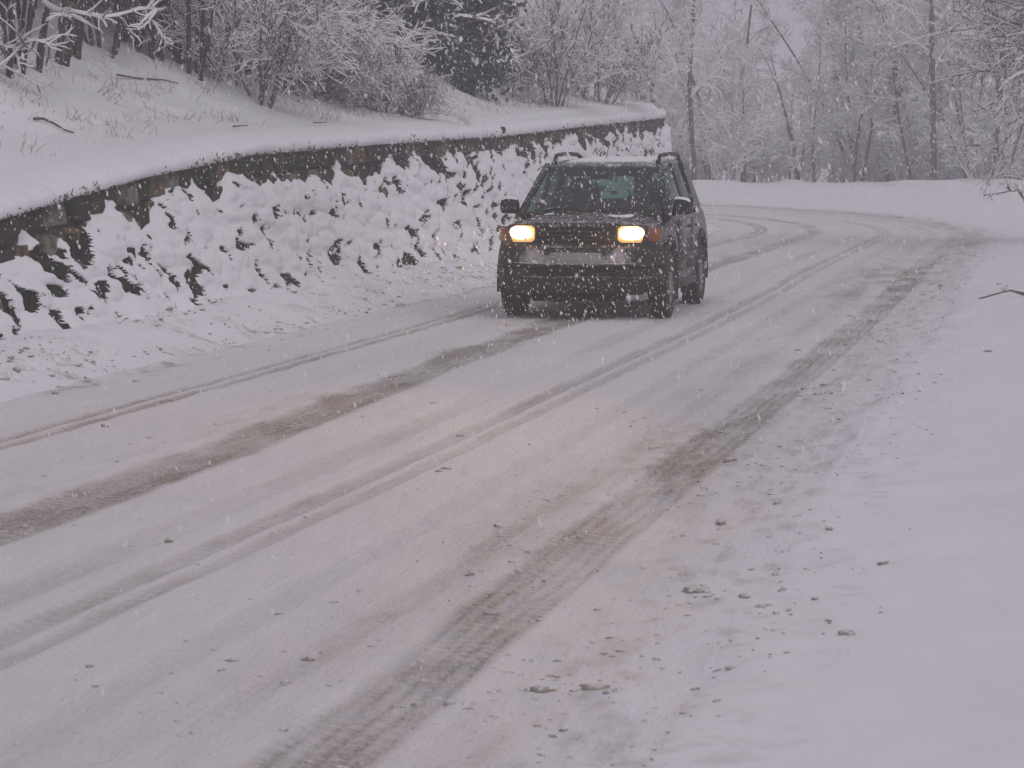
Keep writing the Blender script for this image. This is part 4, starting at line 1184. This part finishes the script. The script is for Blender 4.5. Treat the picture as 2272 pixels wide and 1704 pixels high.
# headlights
def front_y(x): return float(np.interp(abs(x), path[len(path) // 2:, 0], path[len(path) // 2:, 1])) + .025
def lens_mesh(name, s, x0, x1, z0, z1, mat, proud, rnd=.03, nx=9, nz=7):
    V = []
    for j in range(nz):
        for i in range(nx):
            u = i / (nx - 1); v = j / (nz - 1)
            x = x0 + (x1 - x0) * u; z = z0 + (z1 - z0) * v
            e = min(u, 1 - u, v, 1 - v)
            if u in (0, 1) and v in (0, 1):
                x += rnd * .5 * (1 if u == 0 else -1); z += rnd * .4 * (1 if v == 0 else -1)
            V.append((s * x, front_y(x) - proud * (min(1, e * 5)) - .004 + .06 * (z - z0), z))
    me = mesh_np(name, V, grid_faces(nz, nx) if s > 0 else grid_faces(nz, nx)[:, ::-1], mat); return me
for s in (-1, 1):
    hl = cp_('headlight', lens_mesh('headlight', s, .425, .705, .79, .955, M_LENS, .022)); hl['label'] = 'lit headlight'
    # the lit reflector: a rounded bowl shape behind the cover
    LV = [(s * .567, front_y(.567) - .046, .884)]
    for rr_ in (.5, .8, 1.0):
        for q in np.linspace(0, 2 * PI, 28, endpoint=False):
            ex = 2 / 2.5; cx_ = math.copysign(abs(math.cos(q)) ** ex, math.cos(q)); cz_ = math.copysign(abs(math.sin(q)) ** ex, math.sin(q))
            x_ = .567 + .121 * rr_ * cx_ + .006 * cz_; z_ = .884 + .066 * rr_ * cz_
            LV.append((s * x_, front_y(x_) - .046 + .014 * rr_ ** 3, z_))
    LF = [[0, 1 + (k + 1) % 28, 1 + k] for k in range(28)]
    for r0 in (0, 1):
        for k in range(28):
            a0 = 1 + r0 * 28 + k; a1 = 1 + r0 * 28 + (k + 1) % 28
            LF += [[a0, a1, a1 + 28], [a0, a1 + 28, a0 + 28]]
    cp_('lamp', mesh_np('lamp', LV, LF, M_LAMP), hl)
    cp_('housing', box_mesh('housing', (.30, .10, .185), M_BLACK, .02, 1, (s * .565, -1.985, .872), Matrix.Rotation(-s * -.18, 3, 'Z').to_quaternion()), hl)
    cp_('indicator', lens_mesh('indicator', s, .708, .835, .795, .945, M_AMBER, .02))
    ld = bpy.data.lights.new('headlight_beam', 'SPOT'); ld.energy = 850; ld.color = (1.0, .58, .22); ld.spot_size = math.radians(13); ld.spot_blend = .6; ld.shadow_soft_size = .05
    lo_ = bpy.data.objects.new('headlight_beam', ld); COL.objects.link(lo_); lo_.parent = car
    lo_.location = (s * .57, -2.17, .87); lo_.rotation_euler = (PI / 2 - .012, 0, PI); lo_.scale = (2.6, 1, 1)

# bonnet
xs_ = np.linspace(-1, 1, 15); ysb = np.linspace(-2.0, -1.06, 14)
V = []
for y in ysb:
    wdt = np.interp(y, [-2.0, -1.06], [.60, .73]); zc = np.interp(y, yS, ztS); ze_ = np.interp(y, yS, zsS)
    for x in xs_:
        z = ze_ + (zc - ze_) * (1 - abs(x) ** 2.2) + .016 + .014 * sstep((abs(x) - .50) / .12) * (1 - sstep((abs(x) - .8) / .15)) - .02 * sstep((-1.93 - y) / .07)
        if abs(x) == 1: z -= .03
        V.append((x * wdt, y, z))
bn = cp_('bonnet', mesh_np('bonnet', V, grid_faces(len(ysb), len(xs_)), M_PAINT))
def snow_sheet(name, x0, x1, y0, y1, zf, thr, seed, th=.018, n=60, m=40, sc=6):
    X_, Y_ = np.meshgrid(np.linspace(x0, x1, n), np.linspace(y0, y1, m))
    k = fbm(X_ * sc * .6, Y_ * sc, 4, seed)
    ed = np.minimum(np.minimum(X_ - x0, x1 - X_), np.minimum(Y_ - y0, y1 - Y_)) / (.12 * (y1 - y0))
    cov = sstep((k - thr) / .35) * sstep(ed)
    Z_ = zf(X_, Y_) - .012 + (th + .012) * cov + .006 * fbm(X_ * 20, Y_ * 20, 2, seed + 3) * cov
    F = grid_faces(m, n); keep = (cov.ravel()[F] > .02).any(1)
    return mesh_np(name, np.stack([X_.ravel(), Y_.ravel(), Z_.ravel()], 1), F[keep], M_SNOW_SOFT)
def bonz(x, y):
    zc = np.interp(y, yS, ztS); ze_ = np.interp(y, yS, zsS); wdt = np.interp(y, [-2.0, -1.06], [.60, .73]); q = np.abs(x) / wdt
    return ze_ + (zc - ze_) * (1 - q ** 2.2) + .016 + .014 * sstep((q - .50) / .12) * (1 - sstep((q - .8) / .15))
cp_('snow', snow_sheet('snow', -.60, .62, -1.93, -1.10, bonz, .10, 3, sc=5, th=.010), bn)
cp_('cowl', box_mesh('cowl', (1.46, .20, .05), M_BLACK, .015, 2, (0, -1.03, 1.045)))

# glasshouse
def quad_pane(name, c, mat, nx=8, nz=6, bulge=.02, bdir=(0, -1, 0)):
    a, b, cc, d = [np.array(q, float) for q in c]
    V = []
    for j in range(nz):
        for i in range(nx):
            u = i / (nx - 1); v = j / (nz - 1)
            p = (a * (1 - u) + b * u) * (1 - v) + (d * (1 - u) + cc * u) * v
            V.append(p + np.array(bdir) * bulge * (1 - (2 * u - 1) ** 2))
    return mesh_np(name, V, grid_faces(nz, nx), mat)
ws = cp_('windscreen', quad_pane('windscreen', [(-.745, -.985, 1.065), (.745, -.985, 1.065), (.585, -.315, 1.545), (-.585, -.315, 1.545)], M_GLASS, 12, 8, .10))
cp_('rear_window', quad_pane('rear_window', [(.68, 2.10, 1.08), (-.68, 2.10, 1.08), (-.55, 1.87, 1.56), (.55, 1.87, 1.56)], M_GLASS, 8, 5, .03, (0, 1, 0)))
def bar(name, A_, B_, w_, t_, mat, parent=None, out=None):
    A_ = Vector(A_); B_ = Vector(B_); d = (B_ - A_)
    q = d.to_track_quat('Z', 'X' if out is None else 'Y')
    return cp_(name, box_mesh(name, (w_, t_, d.length), mat, min(w_, t_) * .3, 2, (A_ + B_) / 2, q), parent)
for s in (-1, 1):
    bar('front_pillar', (s * .775, -1.03, 1.03), (s * .605, -.30, 1.56), .055, .07, M_PAINT)
    bar('door_pillar', (s * .805, .26, 1.03), (s * .635, .24, 1.58), .04, .09, M_BLACK)
    bar('rear_door_pillar', (s * .80, 1.10, 1.03), (s * .635, 1.05, 1.60), .045, .12, M_PAINT)
    bar('tail_pillar', (s * .715, 2.0, 1.05), (s * .575, 1.84, 1.56), .06, .07, M_PAINT)
    dr_ = cp_('side_window', quad_pane('side_window', [(s * .805, -.88, 1.045), (s * .812, .22, 1.06), (s * .645, .21, 1.56), (s * .628, -.24, 1.53)], M_GLASS, 6, 4, .01, (s, 0, 0)))
    cp_('side_window', quad_pane('side_window', [(s * .812, .30, 1.06), (s * .81, 1.05, 1.065), (s * .645, 1.0, 1.56), (s * .645, .29, 1.55)], M_GLASS_DARK, 6, 4, .01, (s, 0, 0)))
    cp_('side_window', quad_pane('side_window', [(s * .81, 1.16, 1.065), (s * .765, 1.96, 1.08), (s * .615, 1.80, 1.555), (s * .645, 1.10, 1.565)], M_GLASS_DARK, 6, 4, .01, (s, 0, 0)))
    # doors: shut lines and handles on the flank, rubbing strip and sill
    dp = cp_('front_door', box_mesh('front_door', (.012, .98, .54), M_PAINT, .005, 1, (s * .862, -.22, .72)))
    cp_('handle', box_mesh('handle', (.02, .16, .03), M_BLACK, .006, 1, (s * .868, .14, .90)), dp)
    dp = cp_('rear_door', box_mesh('rear_door', (.012, .55, .54), M_PAINT, .005, 1, (s * .863, .57, .72)))
    cp_('handle', box_mesh('handle', (.02, .16, .03), M_BLACK, .006, 1, (s * .868, .72, .90)), dp)
    cp_('rubbing_strip', box_mesh('rubbing_strip', (.025, 1.62, .07), M_BLACK, .008, 1, (s * .872, 0.0, .60)))
    cp_('sill', box_mesh('sill', (.06, 1.66, .10), M_BLACK, .02, 1, (s * .84, 0, .31)))
    # roof rail
    rl = [(s * .56, -.14, 1.55), (s * .563, -.12, 1.60), (s * .566, -.02, 1.655), (s * .57, .15, 1.665), (s * .575, .8, 1.675), (s * .57, 1.35, 1.665), (s * .56, 1.55, 1.63), (s * .55, 1.62, 1.59)]
    cp_('roof_rail', tube_mesh('roof_rail', rl, [.034, .024, .023, .022, .022, .022, .024, .03], M_BLACK, 8))
    # mirrors
    mr = cp_('door_mirror', box_mesh('door_mirror', (.215, .11, .155), M_BLACK, .045, 4, (s * .92, -.83, 1.125), taper=(.92, .85)))
    cp_('mirror_arm', tube_mesh('mirror_arm', [(s * .77, -.78, 1.055), (s * .84, -.81, 1.065), (s * .89, -.82, 1.085)], .028, M_BLACK, 8), mr)
    cp_('mirror_glass', box_mesh('mirror_glass', (.16, .008, .11), M_RIM, .003, 1, (s * .92, -.772, 1.125)), mr)
    X_, Y_ = np.meshgrid(np.linspace(-1, 1, 9), np.linspace(-1, 1, 6)); e_ = np.clip(1 - (X_ ** 4 * .7 + Y_ ** 4 * .7), 0, 1)
    cp_('snow', mesh_np('snow', np.stack([(s * .92 + X_ * .085).ravel(), (-.83 + Y_ * .045).ravel(), (1.192 + .035 * e_ - .015 * (s > 0) * X_).ravel()], 1), grid_faces(6, 9), M_SNOW_SOFT), mr)
    # wheel arch flares
    for y_ in (FA, RA):
        a_ = np.linspace(math.radians(-12), math.radians(192), 26)
        V = []
        for q in a_:
            for r_, x_ in ((.405, .77), (.405, .868), (.425, .882), (.47, .878), (.482, .862), (.482, .82)):
                V.append((s * x_, y_ + r_ * math.cos(q), WR + .02 + r_ * math.sin(q)))
        F = grid_faces(26, 6)
        cp_('wheel_arch', mesh_np('wheel_arch', V, F if s > 0 else F[:, ::-1], M_BUMP))
    cp_('mud_flap', box_mesh('mud_flap', (.22, .012, .26), M_BLACK, .004, 1, (s * .77, FA + .43, .29)))
    cp_('tail_light', box_mesh('tail_light', (.10, .08, .22), plain('red_lens', (.3, .02, .015), .3), .02, 2, (s * .70, 2.12, .88)))
# roof
ry = np.array([-.36, -.30, -.15, .1, .5, .9, 1.3, 1.7, 1.88, 1.95]); rze = np.array([1.525, 1.54, 1.55, 1.56, 1.575, 1.58, 1.58, 1.57, 1.55, 1.52]); rhw = np.array([.57, .60, .625, .64, .65, .65, .65, .635, .62, .59]); crn = np.array([.01, .025, .04, .045, .05, .05, .05, .045, .035, .02])
V = []
for y, ze_, hw, cr_ in zip(ry, rze, rhw, crn):
    h = [(hw - .05, ze_ - .05), (hw + .002, ze_ - .05), (hw, ze_ - .01), (hw - .03, ze_ + cr_ * .35), (hw - .10, ze_ + cr_ * .6), (hw * .5, ze_ + cr_ * .93), (0, ze_ + cr_)]
    full = [(x, z) for x, z in h] + [(-x, z) for x, z in h[-2::-1]]
    V += [(x, y, z) for x, z in full]
nr_ = 13
F = [[i * nr_ + j, i * nr_ + (j + 1) % nr_, (i + 1) * nr_ + (j + 1) % nr_, (i + 1) * nr_ + j] for i in range(len(ry) - 1) for j in range(nr_)]
me = bpy.data.meshes.new('roof'); me.from_pydata(V, [], F + [list(range(nr_))[::-1], [(len(ry) - 1) * nr_ + j for j in range(nr_)]]); me.materials.append(M_PAINT); me.update()
bm = bmesh.new(); bm.from_mesh(me); bmesh.ops.recalc_face_normals(bm, faces=bm.faces); bm.to_mesh(me); bm.free()
me.polygons.foreach_set('use_smooth', np.ones(len(me.polygons), bool)); me.set_sharp_from_angle(angle=math.radians(45))
roof = cp_('roof', me)
def roofz(x, y):
    ze_ = np.interp(y, ry, rze); cr_ = np.interp(y, ry, crn); return ze_ + cr_ * (1 - .9 * (np.abs(x) / .62) ** 2.4)
cp_('snow', snow_sheet('snow', -.60, .61, -.22, 1.8, roofz, -.45, 9, th=.016, sc=3), roof)
cp_('aerial', tube_mesh('aerial', [(0, -.15, 1.63), (0, .08, 1.78)], .004, M_BLACK, 5), roof)
# wipers
for x0, x1 in ((-.62, .05), (-.02, .64)):
    P = [(x0, -1.085 + .1 * (x0 / .75) ** 2, 1.085), ((x0 + x1) / 2, -1.10, 1.10), (x1, -1.075 + .1 * (x1 / .75) ** 2, 1.092)]
    wp = cp_('wiper', tube_mesh('wiper', P, .009, M_BLACK, 6)); cp_('wiper_arm', tube_mesh('wiper_arm', [(x0 + .1, -1.06, 1.065), (x0 + .22, -1.11, 1.10), ((x0 + x1) / 2, -1.105, 1.115)], .008, M_BLACK, 6), wp)
# interior
cp_('dashboard', box_mesh('dashboard', (1.42, .46, .30), M_BLACK, .05, 3, (0, -.78, .93)))
for s in (-1, 1):
    st_ = cp_('front_seat', box_mesh('front_seat', (.50, .16, .62), M_SEAT, .06, 3, (s * .36, .26, .92), Matrix.Rotation(-.22, 3, 'X').to_quaternion(), taper=(.85, .8)))
    cp_('headrest', box_mesh('headrest', (.26, .10, .18), M_SEAT, .045, 3, (s * .36, .36, 1.32)), st_)
    cp_('seat_cushion', box_mesh('seat_cushion', (.50, .52, .16), M_SEAT, .05, 3, (s * .36, -.02, .60)), st_)
rs_ = cp_('rear_seat', box_mesh('rear_seat', (1.30, .16, .55), M_SEAT, .06, 3, (0, 1.12, .90), Matrix.Rotation(-.2, 3, 'X').to_quaternion()))
for x in (-.4, .4): cp_('headrest', box_mesh('headrest', (.24, .09, .14), M_SEAT, .04, 3, (x, 1.20, 1.22)), rs_)
cp_('interior_mirror', box_mesh('interior_mirror', (.24, .03, .07), M_BLACK, .012, 2, (0, -.44, 1.44)))
for s in (-1, 1): cp_('sun_visor', box_mesh('sun_visor', (.40, .02, .10), M_SEAT, .008, 1, (s * .33, -.30, 1.485)))
SWC = Vector((.36, -.46, 1.02)); sa = .45
ring = [SWC + Vector((.185 * math.cos(t), .185 * math.sin(t) * math.sin(sa) , .185 * math.sin(t) * math.cos(sa))) for t in np.linspace(0, 2 * PI, 25)]
sw_ = cp_('steering_wheel', tube_mesh('steering_wheel', ring, .014, M_BLACK, 6))
for t in (-.3, PI + .3, -PI / 2): cp_('spoke', tube_mesh('spoke', [SWC, SWC + Vector((.18 * math.cos(t), .18 * math.sin(t) * math.sin(sa), .18 * math.sin(t) * math.cos(sa)))], .012, M_BLACK, 5), sw_)
# wheels
def lathe(name, prof_, mat, n=40, smooth=True):
    V = []; k = len(prof_)
    for i in range(n):
        a_ = 2 * PI * i / n
        for x, r_ in prof_: V.append((x, r_ * math.cos(a_), r_ * math.sin(a_)))
    F = [[i * k + j, i * k + j + 1, ((i + 1) % n) * k + j + 1, ((i + 1) % n) * k + j] for i in range(n) for j in range(k - 1)]
    return mesh_np(name, V, F, mat, smooth=smooth)
def tyre_mesh():
    pr = [(-.095, .20), (-.105, .235), (-.108, .29), (-.098, .325), (-.085, .338), (-.05, .344), (-.045, .334), (-.025, .334), (-.02, .345), (.02, .345), (.025, .334), (.045, .334), (.05, .344), (.085, .338), (.098, .325), (.108, .29), (.105, .235), (.095, .20)]
    V = []; n = 72; k = len(pr)
    for i in range(n):
        a_ = 2 * PI * i / n
        for x, r_ in pr:
            q = r_ - (.009 if (r_ > .32 and (i + (x > 0)) % 3 == 0) else 0)
            V.append((x, q * math.cos(a_ + x * .6), q * math.sin(a_ + x * .6)))
    F = [[i * k + j, i * k + j + 1, ((i + 1) % n) * k + j + 1, ((i + 1) % n) * k + j] for i in range(n) for j in range(k - 1)]
    return mesh_np('tyre', V, F, M_TYRE, smooth=False)
TY = tyre_mesh(); RI = lathe('rim', [(.085, .215), (.098, .208), (.08, .195), (.03, .185), (.0, .17), (-.02, .06), (-.02, .0)], M_RIM)
SPK = box_mesh('spoke', (.03, .05, .15), M_RIM, .012, 1, (.07, 0, .12)); HUBM = lathe('hub_cap', [(.05, .065), (.08, .055), (.088, .03), (.09, 0)], M_RIM, 20)
for s in (-1, 1):
    for y_ in (FA, RA):
        wh = empty('wheel', (s * TRK, y_, WR - .012)); wh.parent = car; wh.rotation_euler = (0, 0, 0 if s > 0 else PI)
        cp_('tyre', TY, wh); rm = cp_('rim', RI, wh); cp_('hub_cap', HUBM, wh)
        for k in range(5):
            sp_ = cp_('spoke', SPK, wh); sp_.rotation_euler = (k * 2 * PI / 5 + .3, 0, 0)

# driver: one continuous body grown from a skeleton
def person_at(root_loc, rz):
    J = {'pelvis': ((.36, .12, .70), .13), 'waist': ((.36, .14, .84), .125), 'chest': ((.36, .13, 1.02), .145), 'neckb': ((.36, .11, 1.17), .07), 'neck': ((.36, .09, 1.22), .055),
         'jaw': ((.36, .055, 1.28), .062), 'head': ((.36, .07, 1.36), .088), 'crown': ((.36, .075, 1.42), .062), 'nose': ((.36, -.035, 1.325), .012)}
    Ed = [('pelvis', 'waist'), ('waist', 'chest'), ('chest', 'neckb'), ('neckb', 'neck'), ('neck', 'jaw'), ('jaw', 'head'), ('head', 'crown'), ('head', 'nose')]
    for s, n in ((-1, 'r'), (1, 'l')):
        J['sh' + n] = ((.36 + s * .19, .12, 1.10), .065); J['el' + n] = ((.36 + s * .27, -.10, .95), .048); J['wr' + n] = ((.36 + s * .20, -.37, 1.07), .032); J['pa' + n] = ((.36 + s * .185, -.42, 1.10), .030)
        J['ear' + n] = ((.36 + s * .088, .075, 1.345), .016)
        J['hip' + n] = ((.36 + s * .10, .05, .70), .09); J['kn' + n] = ((.36 + s * .14, -.38, .74), .065); J['an' + n] = ((.36 + s * .13, -.62, .48), .045); J['toe' + n] = ((.36 + s * .13, -.76, .45), .04)
        Ed += [('chest', 'sh' + n), ('sh' + n, 'el' + n), ('el' + n, 'wr' + n), ('wr' + n, 'pa' + n), ('head', 'ear' + n), ('pelvis', 'hip' + n), ('hip' + n, 'kn' + n), ('kn' + n, 'an' + n), ('an' + n, 'toe' + n)]
        for k, (dx, dz, L) in enumerate(((.0, .035, .055), (.0, .015, .06), (.0, -.006, .058), (.0, -.026, .048))):
            b0 = J['pa' + n][0]
            J[f'f{n}{k}'] = ((b0[0] - s * .004, b0[1] - L * .6, b0[2] + dz), .0095); J[f'g{n}{k}'] = ((b0[0] + s * .018, b0[1] - L * .75, b0[2] + dz - .02), .008)
            Ed += [('pa' + n, f'f{n}{k}'), (f'f{n}{k}', f'g{n}{k}')]
        J['th' + n] = ((J['pa' + n][0][0] - s * .03, J['pa' + n][0][1] - .01, J['pa' + n][0][2] + .03), .01); J['tt' + n] = ((J['pa' + n][0][0] - s * .035, J['pa' + n][0][1] - .04, J['pa' + n][0][2] + .045), .0085)
        Ed += [('wr' + n, 'th' + n), ('th' + n, 'tt' + n)]
    K = list(J); me = bpy.data.meshes.new('person')
    me.from_pydata([J[k][0] for k in K], [(K.index(a_), K.index(b_)) for a_, b_ in Ed], [])
    me.materials.append(M_COAT); me.materials.append(M_SKIN)
    tmp = bpy.data.objects.new('tmp', me); COL.objects.link(tmp)
    md = tmp.modifiers.new('skin', 'SKIN'); md.use_smooth_shade = True
    for i, k in enumerate(K):
        tmp.data.skin_vertices[0].data[i].radius = (J[k][1], J[k][1])
        tmp.data.skin_vertices[0].data[i].use_root = (k == 'pelvis')
    ss = tmp.modifiers.new('sub', 'SUBSURF'); ss.levels = 1
    mm = bpy.data.meshes.new_from_object(tmp.evaluated_get(bpy.context.evaluated_depsgraph_get())); bpy.data.objects.remove(tmp)
    mm.materials.clear(); mm.materials.append(M_COAT); mm.materials.append(M_SKIN)
    for p in mm.polygons:
        c = p.center; p.use_smooth = True
        p.material_index = 1 if (c.z > 1.215 or (c.y < -.38 and c.z > .98)) else 0
    o = obj('person', mm, loc=root_loc, rot=(0, 0, rz))
    V, F = ico(3); V = V * np.array([.098, .105, .095]) + np.array([.36, .088, 1.385]); keep = [(V[f][:, 2].mean() > 1.385 + .5 * max(0, (.05 - V[f][:, 1].mean()))) for f in F]
    hr = obj('hair', mesh_np('hair', V, F[np.array(keep)], M_HAIR), o)
    return o
pr_ = person_at(CARL, -CA)
tag(pr_, 'driver in a dark coat behind the windscreen, both hands on the wheel', 'person')

# ------------------------------------------------------------------ falling snow and the air
OV = np.array([[1, 0, .1], [0, .25, 1], [-1, 0, -.1], [0, -.25, -1], [0, 1, -.1], [.25, 0, 1], [0, -1, .1], [-.25, 0, -1]], float)
OF = np.array([[0, 1, 2, 3], [4, 5, 6, 7]])
M_FLAKE, n, b = new_mat('snowflakes')
n.nodes.remove(b)
fd = N(n, 'BsdfDiffuse', Color=(.96, .96, .98, 1)); ftr = N(n, 'BsdfTranslucent', Color=(.96, .96, .98, 1)); fm = N(n, 'MixShader'); fm.inputs[0].default_value = .5
n.links.new(fd.outputs[0], fm.inputs[1]); n.links.new(ftr.outputs[0], fm.inputs[2]); n.links.new(fm.outputs[0], n.nodes['Material Output'].inputs[0])
nf_ = 85000
D = 7.0 + 34 * RNG.uniform(0, 1, nf_) ** .50
X_ = RNG.uniform(-.22, .22, nf_) * D + RNG.uniform(-1, 1, nf_); Z_ = CAM_H + RNG.uniform(-.25, .07, nf_) * D + RNG.uniform(-.6, .6, nf_)
nb = 1500                                              # extra flakes added ahead of the car to catch the headlight beams
bx_ = RNG.uniform(-1.9, 1.9, nb); by_ = -2.3 - 8 * RNG.uniform(0, 1, nb); bz_ = RNG.uniform(.05, 1.25, nb)
X_ = np.r_[X_, CARL.x + bx_ * math.cos(CA) + by_ * math.sin(CA)]; D = np.r_[D, CARL.y - bx_ * math.sin(CA) + by_ * math.cos(CA)]; Z_ = np.r_[Z_, bz_]
keep = (Z_ > .02)
q_ = np.stack([X_, D, Z_], 1)[keep]
lz = land(q_[:, 0], q_[:, 1], False); q_ = q_[(q_[:, 2] > lz[0] + .02)]
dx_ = q_ - np.array(CARL); lx = dx_[:, 0] * math.cos(CA) - dx_[:, 1] * math.sin(CA); ly = dx_[:, 0] * math.sin(CA) + dx_[:, 1] * math.cos(CA)
q_ = q_[~((np.abs(lx) < .98) & (np.abs(ly) < 2.15) & (q_[:, 2] < 1.7))]
n_f = len(q_); s = .0030 * np.exp(RNG.normal(0, .38, n_f))
ax = norm(RNG.normal(size=(n_f, 3)) * .22 + np.array([.22, 0, -1])); b1 = norm(np.cross(ax, RNG.normal(size=(n_f, 3)))); b2 = np.cross(ax, b1)
L = OV[None] * (1 + RNG.normal(0, .18, (n_f, 8, 1)))
V = q_[:, None] + s[:, None, None] * (L[..., :1] * b1[:, None] + L[..., 1:2] * b2[:, None] + L[..., 2:] * ax[:, None] * RNG.uniform(1.4, 3.0, n_f)[:, None, None])  # flakes stretched along their fall, the shape standing in for motion streaks
F = OF[None] + (np.arange(n_f) * 8)[:, None, None]
tag(obj('falling_snow', mesh_np('falling_snow', V.reshape(-1, 3), F.reshape(-1, 4), M_FLAKE, smooth=False)), 'snowflakes falling through the air', 'snowfall', kind='stuff')

hm = bpy.data.materials.new('haze'); hm.use_nodes = True
n = hm.node_tree; n.nodes.clear()
pv = N(n, 'VolumePrincipled'); pv.inputs['Density'].default_value = HAZE; pv.inputs['Color'].default_value = (.97, .965, .98, 1)
mo = n.nodes.new('ShaderNodeOutputMaterial'); n.links.new(pv.outputs[0], mo.inputs['Volume'])
me = box_mesh('haze', (316, 306, 20.5), hm, loc=(0, 117, 8.25))
tag(obj('haze', me), 'pale air thick with falling snow', kind='stuff')
